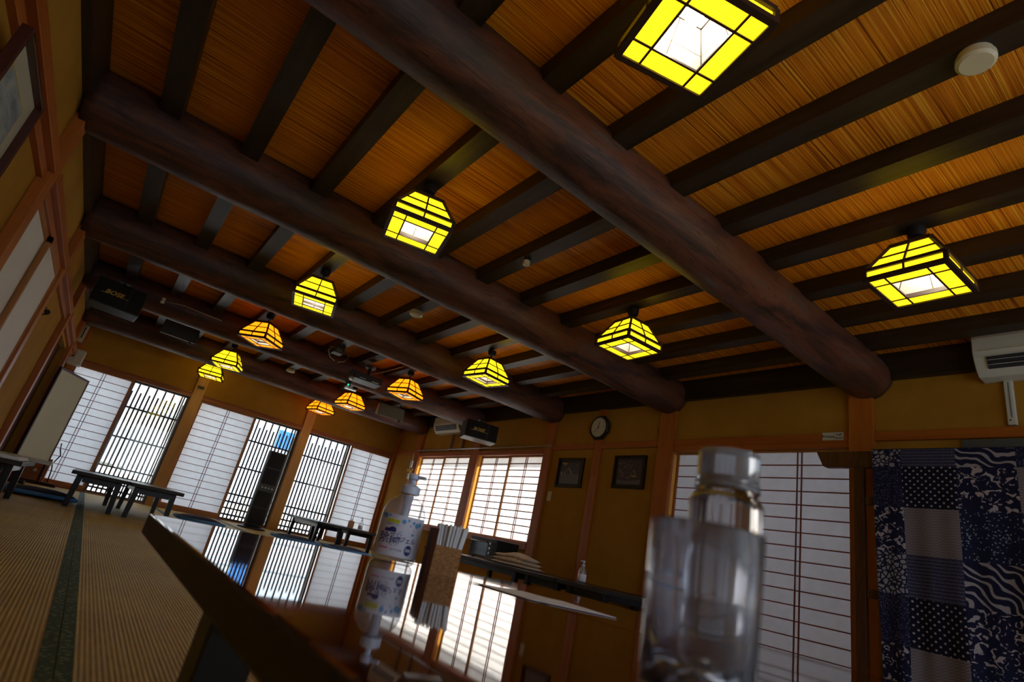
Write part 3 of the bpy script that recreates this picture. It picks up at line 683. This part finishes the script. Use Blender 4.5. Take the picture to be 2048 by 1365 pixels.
# ------------------------------------------------------------------ standing board, wooden box and slim tower by the lattice wall
p0, p1 = Vector((-.70, 8.90, 0)), Vector((-.405, 9.62, 0)); dd = (p1-p0); L_ = dd.length; c = (p0+p1)/2
sb = thing('standing_board', 'cream standing board in a dark frame on feet by the brown door', 'board', (c.x, c.y, 0), math.atan2(dd.y, dd.x))
M_BOARDF = plain('dark_purple_frame', (.05,.015,.03), .5); M_BOARD = plain('cream_board', (.60,.60,.48), .7)
MB().box(-L_/2+.02, L_/2-.02, -.008, .008, .30, 1.40).build('panel', M_BOARD, sb)
MB().box(-L_/2, -L_/2+.025, -.014, .014, .04, 1.42).box(L_/2-.025, L_/2, -.014, .014, .04, 1.42).box(-L_/2, L_/2, -.014, .014, 1.395, 1.42).box(-L_/2, L_/2, -.014, .014, .265, .30).build('frame', M_BOARDF, sb)
for s in (-1, 1): MB().box(s*(L_/2-.02)-.02, s*(L_/2-.02)+.02, -.22, .22, 0, .04).build('foot', M_BOARDF, sb, bevel=.006)
MB().tube([(L_/2+.0,-.05,.55),(L_/2+.012,-.06,.48),(L_/2+.006,-.10,.40),(L_/2+.0,-.06,.28),(L_/2+.01,-.08,.20),(L_/2,-.1,.05)], .008, 8).build('cord', M_IRON, sb, smooth=True)
wb_ = thing('wooden_box', 'small orange wooden box with a white knob behind the standing board', 'box', (-.55, 9.80, 0))
MB().box(-.13,.18,-.06,.12,0,.33).build('body', M_RAILX, wb_, bevel=.004)
kb = MB().lathe([(.012,0),(.024,.012),(.02,.026),(.006,.03)], 18).build('knob', M_WHITE, wb_, smooth=True); kb.rotation_euler = (PI/2,0,0); kb.location = (.05,-.06,.16)
tw = thing('slim_tower', 'slim tall dark tower with four black panels before the lattice', 'stand', (2.2, 9.0, 0), .12)
MB().box(-.125,.125,.0,.10,.05,1.12).build('back_case', M_DARKGREY, tw, bevel=.006)
zz = [.07,.30,.55,.62,.86,1.11]
for k, (a, b) in enumerate([(.07,.29),(.31,.53),(.64,.86),(.88,1.10)]): MB().box(-.105,.105,-.012,-.001,a,b).build('black_panel', M_GRILLE, tw)
MB().box(-.125,.125,-.006,-.0005,.545,.625).build('control_band', M_DARKGREY, tw)
for k in range(4):
    kb = MB().lathe([(.011,0),(.011,.012)], 14).build('control_knob', M_WHITE, tw); kb.rotation_euler = (PI/2,0,0); kb.location = (-.075+.05*k,-.006,.585)
MB().lathe([(.20,0),(.20,.02),(.12,.045),(.05,.055)], 32, (0,.05,0), sy=.8).build('round_foot', M_BLACK, tw, auto=True)

# ------------------------------------------------------------------ ceiling fixtures
def speaker(label, x, y, z, rz, tilt, w=.46, h=.26, d=.24, brand=True, body=None):
    r = thing('wall_speaker', label, 'speaker', (x, y, z), rz); r.rotation_euler = (tilt, 0, rz)
    MB().box(-w/2, w/2, .012, d, -h/2, h/2).build('cabinet', body or M_BLACK, r, bevel=.006)
    MB().box(-w/2+.008, w/2-.008, .0, .0115, -h/2+.008, h/2-.008).build('grille', M_GRILLE, r, bevel=.004)
    MB().box(w*.16, w*.20, -.004, -.0005, -h/2+.02, h/2-.02).build('divider', M_BLACK, r)
    V, F = text_geo('BOSE', .062, .002)
    lo = MB().add([(v[0]*1.1+.25*v[1]-w*.10, -.0045-v[2], v[1]) for v in V], F)
    lo.box(-w*.10-.115, -w*.10-.075, -.0045, -.004, -.021, -.016); lo.box(-w*.10+.085, -w*.10+.125, -.0045, -.004, -.021, -.016); lo.build('logo', M_GOLD, r)
    MB().tube([(0,d*.6,h/2),(0,d*.6,h/2+.06)], .016, 10).box(-.05,.05,d*.6-.04,d*.6+.04,h/2+.055,h/2+.068).build('bracket', M_IRON, r)
speaker('black wide speaker with gold logo hanging by the painting wall', -.37, 6.68, 1.985, .10, -.10, .44, .27)
speaker('black wide speaker with gold logo hanging above the sunlit windows', 3.98, 6.35, 1.87, -.28, -.06, .46, .235)
def grey_horn(label, x, y, z, rz, mt):
    r = thing('ceiling_speaker', label, 'speaker', (x, y, z), rz)
    V = [(-.21,-.10,-.10),(.21,-.10,-.10),(.19,.12,-.06),(-.19,.12,-.06),(-.20,-.06,.09),(.20,-.06,.09),(.18,.12,.09),(-.18,.12,.09)]
    MB().hexa(V).build('cabinet', mt, r, bevel=.006)
    MB().hexa([(-.19,-.102,-.088),(.19,-.102,-.088),(.19,-.098,-.088),(-.19,-.098,-.088),(-.185,-.068,.078),(.185,-.068,.078),(.185,-.064,.078),(-.185,-.064,.078)]).build('front_panel', mt, r)
    for s in (-1, 1): MB().tube([(s*.15,.05,.09),(s*.15,.05,.16)], .010, 8).build('hanger', M_IRON, r)
    MB().box(.12,.15,-.115,-.10,-.13,-.10).build('latch', M_IRON, r)
grey_horn('dark grey slanted ceiling box near the speaker by the painting wall', .29, 7.95, 2.12, .05, M_DARKGREY)
grey_horn('grey green slanted ceiling box beside the amber lantern and window speaker', 3.27, 7.90, 2.02, -.12, M_GREYBOX)
# projector
pj = thing('ceiling_projector', 'black ceiling projector with a small green light', 'projector', (2.33, 6.72, 2.02), -.1)
MB().box(-.17,.20,-.13,.15,0,.085).build('case', M_BLACK, pj, bevel=.01)
MB().box(-.10,-.02,-.134,-.13,.016,.024).box(.06,.15,-.134,-.13,.006,.02).build('vent', M_SILVER, pj)
MB().box(-.215,-.175,-.13,.02,-.13,.09).build('lens_arm', M_BLACK, pj, bevel=.006)
ln = MB().lathe([(.03,0),(.03,.02),(.022,.022)], 20).build('lens', M_SILVER, pj, auto=True); ln.rotation_euler = (PI/2,0,0); ln.location = (-.195,-.13,-.03)
MB().box(-.212,-.196,-.135,-.131,-.125,-.105).build('status_light', plain('green_light', (.02,.8,.4), .5, emit=1.2), pj)
MB().box(-.20,-.06,-.02,.05,-.135,-.12).build('tray', M_SILVER, pj)
MB().tube([(.03,.02,.085),(.03,.02,.20)], .022, 14).lathe([(.06,.0),(.075,.03)], 20, (.03,.02,.20)).build('mount', M_IRON, pj)
MB().tube([(.0,-.05,.085),(.10,-.20,.13),(.22,-.42,.19),(.27,-.55,.215)], .004, 6).build('cable', M_CREAM, pj, smooth=True)
# junction box with cables on the middle joist
jb = thing('junction_box', 'grey junction box with looped cables between two log beams', 'box', (1.86, 6.62, ZJ))
MB().box(-.06,.06,-.07,.07,-.085,0).build('box', M_DARKGREY, jb, bevel=.004)
MB().box(-.035,.035,-.074,-.0705,-.07,-.03).build('socket_plate', M_GREYBOX, jb)
for s in (-1, 1): MB().tube([(s*.06,-.04,-.03),(s*.11,-.06,-.04),(s*.13,-.08,-.10),(s*.09,-.09,-.17),(s*.02,-.09,-.20)], .0045, 6).build('cable', M_CREAM, jb, smooth=True)
def detector(label, x, y, r0=.055, h=.035, col=None):
    r = thing('smoke_detector', label, 'detector', (x, y, ZJ))
    MB().lathe([(r0*.82,-h*1.1),(r0,-h*.9),(r0,-h*.45),(r0*.9,-h*.4)], 32).build('cover', col or M_CREAM, r, auto=True)
    MB().lathe([(r0*.88,-h*.4),(r0*.88,0)], 28).build('base', M_CREAM, r, auto=True)
    MB().lathe([(.006,-h*.9),(.006,-h*.7)], 8, (r0*.99,0,0)).build('indicator', M_SILVER, r)
detector('round white detector on the joist before the first log beam', 1.86, .385, .058, .04)
detector('round cream detector on the joist between second and third log beams', 1.86, 4.56, .062, .04)
detector('round cream detector on the joist nearest the lattice wall', 1.86, 8.65, .062, .04)
cs = thing('ceiling_sensor', 'small black and cream cylinder sensor on the joist between first two log beams', 'sensor', (1.835, 2.86, ZJ))
MB().lathe([(.026,-.028),(.026,0)], 24).build('mount', M_BLACK, cs, auto=True); MB().lathe([(.020,-.062),(.025,-.058),(.025,-.028)], 24).build('sensor_head', M_CREAM, cs, auto=True)
an = thing('small_wall_fitting', 'tiny cream fitting with a thin wire beside the speaker by the painting wall', 'fitting', (-.02, 7.06, 2.19))
MB().lathe([(.015,-.03),(.022,-.025),(.022,-.005),(.012,0),(.012,.008),(.022,.012),(.022,.03),(.015,.034)], 16).build('fitting_body', M_CREAM, an, auto=True)
MB().tube([(.02,0,.0),(.20,.01,.035),(.42,.02,.03),(.62,.03,.03)], .004, 6).build('wire', M_CREAM, an, smooth=True)

# ------------------------------------------------------------------ air conditioners and ducts
def aircon(label, y0, y1, z0, z1, d=.20, m=None):
    m = m or M_WHITE; L_ = y1-y0; r = thing('air_conditioner', label, 'air conditioner', (XR, (y0+y1)/2, z0))
    h = z1-z0; P = [(0,.0),(-d*.55,.0),(-d*.80,.05),(-d*.95,.11),(-d,h*.55),(-d*.98,h-.02),(-d*.90,h),(0,h)]
    MB().poly([(x,-L_/2,z) for x, z in P], (0,L_,0)).build('casing', m, r, bevel=.006)
    MB().box(-d-.004,-d+.002,-L_/2+.03,L_/2-.03,h*.52,h*.54).box(-d*.99-.004,-d*.95,-L_/2+.01,L_/2-.01,h-.045,h-.04).build('seam', M_CREAM, r)
    V = [(-d*.79,-L_/2+.07,.038),(-d*.79,L_/2-.07,.038),(-d*.965,L_/2-.07,.11),(-d*.965,-L_/2+.07,.11)]
    MB().poly([(x-.006,y,z-.002) for x, y, z in V], (.004,0,.0)).build('outlet', plain('dark_outlet', (.02,.02,.035), .6), r)
    for t in (.28,.66):
        x, z = -d*.79+(-d*.175)*t, .038+.072*t
        MB().bar((x-.012,-L_/2+.07,z), (x-.012,L_/2-.07,z), .003, .018, upv=(.9,0,.4)).build('louvre', m, r)
    return r
aircon('white wall air conditioner at the log beam end beside the patchwork cloth', .25, 1.09, 2.10, 2.385, .21)
aircon('cream wall air conditioner tucked behind the black speaker', 7.62, 8.42, 2.03, 2.30, .19, M_CREAM)
def duct(label, y, z0, z1, w=.042, name='pipe_cover', x=None, m=None):
    r = thing(name, label, 'pipe cover', (XR, y, z0)); h = z1-z0
    MB().box(-.035, 0, -w/2, w/2, 0, h).build('cover', m or M_WHITE, r, bevel=.006)
    MB().box(-.037,-.0352,-w*.12,w*.02,h*.16,h*.96).build('slot', plain('duct_slot', (.2,.2,.19), .6), r)
    sc_ = MB().lathe([(.005,0),(.005,.002)], 10).build('screw', M_INK, r); sc_.rotation_euler = (0,-PI/2,0); sc_.location = (-.035, w*.15, .03)
duct('white pipe cover running down from the white air conditioner', .965, 1.80, 2.10, .045)
for y, n_ in ((7.98,'first'), (7.62,'second')):
    duct('thin tan pipe cover below the cream air conditioner, %s' % ('nearer the corner screen' if n_ == 'first' else 'just behind the speaker'), y, 1.745, 2.03, .03, m=M_TAN)
gp = MB().box(-.02, 0, -.45, .31, 0, .115).build('grey_board', M_GREYPANEL, bevel=.003); gp.location = (XR, .93, 1.60)
tag(gp, 'flat grey board on the wall behind the top of the patchwork cloth', 'board')
# left far corner fittings
ld = thing('wall_duct', 'cream slotted pipe cover high in the corner above the standing board', 'pipe cover', (XL+.03, 9.90, 1.93))
MB().box(-.03,.03,-.04,.04,0,.26).build('cover', M_CREAM, ld, bevel=.006); MB().box(-.01,.006,-.042,-.0402,.06,.22).build('slot', M_INK, ld)
ed = thing('meter_box', 'pale grey box fixed in the corner just above the standing board', 'box', (XL+.09, 9.86, 1.60))
MB().box(-.085,.08,-.06,.10,0,.22).build('case', M_WHITE, ed, bevel=.006); MB().box(-.02,.075,-.075,-.0605,.03,.19).build('cover', M_WHITE, ed, bevel=.004); MB().box(-.075,-.03,-.066,-.0605,.10,.12).build('slot', M_INK, ed)
hk = thing('wall_hook', 'black iron hook rail on the ochre wall past the white doors', 'hook', (XL, 5.72, 1.43))
MB().box(0,.012,-.10,.10,-.012,.012).build('rail', M_IRON, hk); 
for s in (-1, 1): MB().tube([(.01,s*.08,0),(.03,s*.08,-.02),(.045,s*.08,-.01),(.05,s*.08,.015)], .007, 8).build('prong', M_IRON, hk, smooth=True)
MB().lathe([(.004,-.022),(.018,-.014),(.022,0),(.018,.014),(.004,.022)], 14, (.055,.02,.0)).build('ball', M_IRON, hk, smooth=True)

# ------------------------------------------------------------------ wall things
def picture(label, x, y, z, w, h, side, art, mat_c=None, fr_m=None, fw_=.022, depth=.025):
    """side -1: hangs on right wall facing -x; +1: on left wall facing +x"""
    r = thing('framed_picture', label, 'picture', (x, y, z-h/2)); s = side
    def bx(m, d0, d1, y0, y1, z0, z1): a, b = sorted((s*d0, s*d1)); return m.box(a, b, y0, y1, z0, z1)
    m = MB(); bx(m, 0, depth, -w/2, -w/2+fw_, 0, h); bx(m, 0, depth, w/2-fw_, w/2, 0, h); bx(m, 0, depth, -w/2+fw_, w/2-fw_, 0, fw_); bx(m, 0, depth, -w/2+fw_, w/2-fw_, h-fw_, h)
    m.build('frame', fr_m or M_BLACKLAC, r, bevel=.003)
    bx(MB(), .001, .008, -w/2+fw_, w/2-fw_, fw_, h-fw_).build('mount', mat_c or M_INK, r)
    for nm, mt, pts in art:
        MB().poly([(s*.0085, (u-.5)*w*-s if s < 0 else (u-.5)*w, v*h) for u, v in pts], (s*.0006*(2 if nm != 'print_ground' else 1), 0, 0)).build(nm, mt, r)
    return r
M_NIGHT = plain('night_blue_print', (.03,.036,.06), .4); M_NIGHT2 = plain('dusk_print', (.11,.12,.16), .4); M_SNOW = plain('pale_print', (.42,.40,.36), .5); M_WARM = plain('warm_print', (.5,.33,.08), .5)
M_DARKP = plain('plum_print', (.05,.035,.055), .4); M_LEAF = plain('grey_leaf_print', (.24,.22,.30), .5)
def rect(u0, u1, v0, v1): return [(u0,v0),(u1,v0),(u1,v1),(u0,v1)]
art1 = [('print_ground', M_NIGHT, rect(.13,.87,.13,.85)), ('print', M_NIGHT2, rect(.13,.87,.13,.45)),
        ('print', M_SNOW, [(.40,.45),(.44,.45),(.58,.66),(.56,.69)]), ('print', M_SNOW, [(.76,.43),(.72,.43),(.56,.69),(.58,.66)]), ('print', M_NIGHT, [(.46,.45),(.70,.45),(.575,.63)]),
        ('print', M_WARM, [(.62,.83),(.86,.85),(.80,.78),(.72,.76),(.67,.79)]), ('print', M_WARM, rect(.27,.29,.74,.77)), ('print', M_SNOW, rect(.80,.86,.42,.52))]
art2 = [('print_ground', M_DARKP, rect(.12,.88,.13,.86)), ('print', M_NIGHT2, [(.14,.13),(.86,.13),(.86,.25),(.50,.22),(.14,.28)])]
rr_ = random.Random(3)
for k in range(34):
    u, v = rr_.uniform(.42,.85), rr_.uniform(.30,.82)
    if v < .95-.6*(u-.35) or True:
        s_ = rr_.uniform(.012,.028); art2.append(('print', M_LEAF, [(u-s_,v),(u,v-s_*.7),(u+s_,v),(u,v+s_)]))
art2 += [('print', M_SNOW, [(.25,.34),(.27,.34),(.37,.54),(.36,.56)]), ('print', M_LEAF, [(.52,.30),(.49,.30),(.36,.56),(.38,.54)]), ('print', M_WARM, rect(.31,.41,.35,.40))]
picture('dark framed night photograph of a snowy gabled house beside the window', XR-.002, 5.035, 1.445, .445, .35, -1, art1)
picture('dark framed photograph of a house under leafy trees beside the paper door', XR-.002, 4.115, 1.465, .44, .35, -1, art2)
M_REDFR = plain('red_brown_frame', (.07,.018,.014), .35); M_ART = grain('blue_grey_wash', [(.35,(.16,.22,.30)),(.55,(.36,.42,.48)),(.7,(.46,.50,.52))], (3,3,8), .7, 2, 4, 0)
picture('large framed blue grey painting with white mount hung on the ochre wall', XL+.068, 2.44, 1.406, .535, .46, 1,
        [('print_ground', M_GOLD, rect(.18,.82,.20,.80)), ('print', M_ART, rect(.195,.805,.215,.785))], plain('mount_board', (.50,.50,.42), .8), M_REDFR, .016, .035)
ck = thing('wall_clock', 'black octagonal wall clock with white face on the ochre wall', 'clock', (XR-.03, 4.62, 1.965)); ck.rotation_euler = (0, -PI/2, 0)
R8 = .152
MB().lathe([(R8,0),(R8,.02),(R8*.93,.032),(R8*.80,.030)], 8, rot=PI/8, caps=True).build('case', M_BLACK, ck)
MB().lathe([(R8*.74,.0),(R8*.74,.0335)], 40).build('face', plain('clock_face', (.62,.60,.50), .6), ck)
for k in range(12):
    a = k*PI/6; MB().bar((math.cos(a)*R8*.62, math.sin(a)*R8*.62, .0342), (math.cos(a)*R8*.69, math.sin(a)*R8*.69, .0342), .005, .001).build('hour_mark', M_INK, ck)
for a_, l_, w_, n_ in ((8, .06, .008, 'hour_hand'), (228, .088, .005, 'minute_hand')):
    a = math.radians(a_)   # clockwise from twelve
    MB().bar((-math.cos(a)*.012, math.sin(a)*.012, .036), (math.cos(a)*l_, -math.sin(a)*l_, .036), w_, .001).build(n_, M_INK, ck)
MB().lathe([(.007,.034),(.007,.039)], 12).build('pivot', M_INK, ck)
sg = thing('door_sign', 'white handwritten sign on the rail above the paper door', 'sign', (XR-.033, 2.05, 1.765))
MB().box(-.004,0,-.078,.078,-.031,.031).build('card', M_WHITE, sg)
for txt, sz, cy, cz in (('Private', .034, .033, -.002), ('Staff', .024, -.046, .012), ('Room', .024, -.046, -.014)):
    V, F = text_geo(txt, sz, .0006); MB().add([(-.0045, cy-v[0]*.95, cz+v[1]) for v in V], F).build('lettering', M_INK, sg)
MB().box(-.0046,-.0042,-.0125,-.0115,-.03,.03).build('divider_line', M_INK, sg)
sw = thing('light_switch', 'small ochre switch plate on the wall beside the window post', 'switch', (XR, 5.34, 1.10))
MB().box(-.008,0,-.035,.035,0,.115).build('plate', M_CREAM, sw, bevel=.003)
for k in range(2): MB().box(-.012,-.008,-.012,.012,.025+.04*k,.052+.04*k).build('rocker', M_WHITE, sw)
cr = thing('curtain_rod', 'thin pale metal rod above the sunlit windows', 'rod', (XR-.06, 7.25, 1.77))
MB().tube([(0,-1.85,0),(0,1.75,0)], .010, 10).build('rod', M_SILVER, cr, smooth=True)
for y in (-1.7,-.05,1.65): MB().box(-.006,.06,y-.012,y+.012,-.012,.012).build('bracket', M_SILVER, cr)
orn = thing('hanging_ornament', 'white tag and golden bells hanging at the window corner', 'ornament', (XR-.09, 9.05, 1.36))
MB().tube([(0,0,.05),(0,0,.36)], .005, 6).build('cord', M_CREAM, orn); MB().box(-.012,.012,-.035,.035,.10,.22).build('tag', M_WHITE, orn, bevel=.004)
for k in range(7):
    a = k*2*PI/7; MB().lathe([(.003,-.02),(.016,-.012),(.018,0),(.012,.014),(.003,.02)], 10, (math.cos(a)*.035, math.sin(a)*.05, .05+.02*math.sin(k*2.3))).build('bell', M_GOLD, orn, smooth=True)
MB().box(-.01,.01,-.03,.03,-.10,-.0).build('lower_tag', M_WHITE, orn, bevel=.004)
bk = thing('post_bracket', 'small black bracket on the pale post by the lattice', 'bracket', (.95, D-.047, 1.82)); MB().box(-.045,.045,-.03,0,0,.035).box(-.02,.02,-.045,-.03,.005,.03).build('bracket', M_IRON, bk)

# ------------------------------------------------------------------ patchwork cloth on a wooden rack
RX = 4.20
rk = thing('cloth_rack', 'dark wooden garment rack holding the indigo patchwork cloth', 'rack', (RX, 1.1, 0))
M_RACK = grain('dark_rack_wood', [(.35,(.045,.016,.007)),(.6,(.085,.032,.013))], (6,6,1.2), .4, 3, 5, .15, 1.2)
top = [(0,.94,1.565),(0,.895,1.46),(0,.87,1.45),(0,-.87,1.45),(0,-.94,1.565)]
MB().poly([(-.022, y, z) for _, y, z in top], (.044,0,0)).build('top_bar', M_RACK, rk, bevel=.004)
for s in (-1, 1):
    MB().box(-.02,.02,s*.655-.032,s*.655+.032,0.06,1.45).build('upright', M_RACK, rk, bevel=.003)
    MB().box(-.20,.20,s*.655-.035,s*.655+.035,0,.06).build('foot', M_RACK, rk, bevel=.006)
for z in (1.225,.64): MB().box(-.012,.012,-.62,.62,z-.028,z+.028).build('cross_bar', M_RACK, rk, bevel=.003)
def pat(kind):
    m, N, L, P = nt('indigo_'+kind); P.inputs['Roughness'].default_value = .9; P.inputs['Specular IOR Level'].default_value = .2
    v = coords(N, L, (0,1,1)); navy = (.010,.012,.045); lite = (.38,.36,.42)
    def vor(scale, feat='F1', vec=None, rnd=1.0):
        n = N.new('ShaderNodeTexVoronoi'); n.feature = feat; n.inputs['Scale'].default_value = scale; n.inputs['Randomness'].default_value = rnd; L.new(vec or v, n.inputs['Vector']); return n
    if kind == 'pebbles': c = ramp(N, L, vor(38, 'DISTANCE_TO_EDGE').outputs['Distance'], [(.10, navy), (.16, (.27,.27,.33))])
    elif kind == 'diamonds':
        s = N.new('ShaderNodeSeparateXYZ'); L.new(coords(N, L, (0,1,1), (PI/4,0,0)), s.inputs[0]); k = 2*PI/.031
        f = math_n(N, L, 'ADD', math_n(N, L, 'COSINE', math_n(N, L, 'MULTIPLY', s.outputs[1], k)), math_n(N, L, 'COSINE', math_n(N, L, 'MULTIPLY', s.outputs[2], k)))
        c = ramp(N, L, math_n(N, L, 'MULTIPLY_ADD', f, .25, .5), [(.80, (.006,.007,.025)), (.86, lite)])
    elif kind == 'swirl':
        n = N.new('ShaderNodeTexWave'); n.wave_type = 'RINGS'; n.inputs['Scale'].default_value = 7; n.inputs['Distortion'].default_value = 7; n.inputs['Detail'].default_value = .5; n.inputs['Detail Scale'].default_value = 1.6
        L.new(v, n.inputs['Vector']); c = ramp(N, L, n.outputs['Fac'], [(.66, navy), (.80, (.30,.29,.35)), (.95, (.30,.29,.35))])
    elif kind == 'floral':
        n = noise_n(N, L, v, 24, 1.0, .5, 1.6); c = ramp(N, L, n, [(.56, navy), (.60, lite)])
    elif kind == 'seigaiha':
        s = N.new('ShaderNodeSeparateXYZ'); L.new(v, s.inputs[0])
        a = math_n(N, L, 'ABSOLUTE', math_n(N, L, 'SINE', math_n(N, L, 'MULTIPLY', s.outputs[1], PI/.030)))
        f = math_n(N, L, 'FRACT', math_n(N, L, 'ADD', math_n(N, L, 'MULTIPLY', s.outputs[2], 1/.016), math_n(N, L, 'MULTIPLY', a, -.55)))
        c = ramp(N, L, f, [(.08, (.035,.03,.06)), (.2, (.20,.18,.22))])
    elif kind == 'stars': c = ramp(N, L, vor(62).outputs['Distance'], [(.18, (.26,.30,.38)), (.32, (.010,.014,.05))])
    elif kind == 'stripes':
        s = N.new('ShaderNodeSeparateXYZ'); L.new(v, s.inputs[0]); n = noise_n(N, L, v, 160, 1)
        f = math_n(N, L, 'MULTIPLY_ADD', math_n(N, L, 'SINE', math_n(N, L, 'MULTIPLY', s.outputs[2], 2*PI/.02)), .16, n); c = ramp(N, L, f, [(.4, (.022,.024,.075)), (.65, (.095,.09,.15))])
    else: c = ramp(N, L, vor(110).outputs['Distance'], [(.2, (.15,.15,.24)), (.36, (.012,.014,.05))])
    L.new(c, P.inputs['Base Color']); return m
PT = {k: pat(k) for k in ('pebbles','diamonds','swirl','floral','seigaiha','stars','stripes','tiny')}
cl = thing('patchwork_cloth', 'indigo and white patchwork cloth draped over the wooden rack', 'cloth', (RX-.03, 1.66, 0))
zr = [1.566,1.452,1.193,.912,.664,.388,.11,.03]; yc = [0,-.175,-.468,-.755,-1.05,-1.30]
lay = [['pebbles','stripes','swirl','tiny','floral'], ['tiny','diamonds','floral','seigaiha','stars'], ['floral','seigaiha','stars','pebbles','stripes'],
       ['pebbles','stripes','swirl','tiny','diamonds'], ['tiny','diamonds','floral','seigaiha','swirl'], ['floral','seigaiha','stars','pebbles','stripes'], ['pebbles','stripes','swirl','tiny','floral']]
def drape(y, z):
    dn = (1.566-z)/1.5
    f = .018*dn*math.sin(-y*17+.8*math.sin(dn*4))+.012*dn*math.sin(-y*41+2)
    edge = .06*dn*math.exp(-(-y)/.10)
    return (-f-.004-.008*(1-dn), y+edge*-.6, z-.02*dn*math.sin(-y*3))
for j in range(len(zr)-1):
    for i in range(len(yc)-1):
        n1, n2 = 14, 12; V = []
        for b in range(n2+1):
            for a in range(n1+1):
                V.append(drape(yc[i]+(yc[i+1]-yc[i])*a/n1, zr[j]+(zr[j+1]-zr[j])*b/n2))
        F = [(b*(n1+1)+a, b*(n1+1)+a+1, (b+1)*(n1+1)+a+1, (b+1)*(n1+1)+a) for b in range(n2) for a in range(n1)]
        MB().add(V, F).build('patch', PT[lay[j][i]], cl, smooth=True)
MB().box(-.02,.06,-1.30,0,1.5665,1.5695).box(.055,.06,-1.30,-.0,1.0,1.5665).build('back_fold', PT['tiny'], cl)

# ------------------------------------------------------------------ outside the lattice
hs = thing('neighbour_house', 'white neighbouring house with grey tiled roof beyond the lattice', 'building', (0, 22, -.38))
MB().box(-6,2.2,0,6,0,2.7).build('wall', plain('white_render', (.8,.8,.78), .9), hs)
MB().poly([(-6.5,-.9,2.55),(2.7,-.9,2.55),(2.7,3,4.2),(-6.5,3,4.2)], (0,0,.18)).build('roof', plain('grey_tile', (.22,.23,.24), .8), hs)
for x in (-3.6,-.6): 
    w_ = MB().box(x,x+1.5,-.05,-.005,.9,2.0).build('window', plain('pale_curtain', (.5,.55,.6), .6), hs); MB().box(x-.06,x+1.56,-.055,-.0,.84,.9).build('sill', M_GREYBOX, w_)
fn = thing('pale_fence', 'low pale rail fence outside the lattice windows', 'fence', (0, 13.0, -.38))
for k in range(10): MB().box(-1.2+k*.8,-1.14+k*.8,-.03,.03,0,1.0).build('post', M_WHITE, fn)
for z in (.35,.6,.85): MB().box(-1.2,6.1,-.02,.02,z,z+.07).build('rail', plain('pale_blue_rail', (.45,.52,.58), .6), fn)
bt = thing('blue_signboard', 'bright blue corrugated signboard on posts outside the lattice', 'sign', (3.45, 14.0, -.38))
MB().box(-.20,.20,-.02,.02,1.98,2.42).build('board', plain('blue_sheet', (.05,.26,.66), .6), bt)
for k in range(8): MB().box(-.195+k*.05,-.175+k*.05,-.03,-.0205,1.98,2.42).build('rib', plain('blue_rib', (.04,.22,.60), .6) if k == 0 else bpy.data.materials['blue_rib'], bt)
for x in (-.15,.15): MB().box(x-.03,x+.03,.021,.06,0,2.42).build('post', M_WHITE, bt)
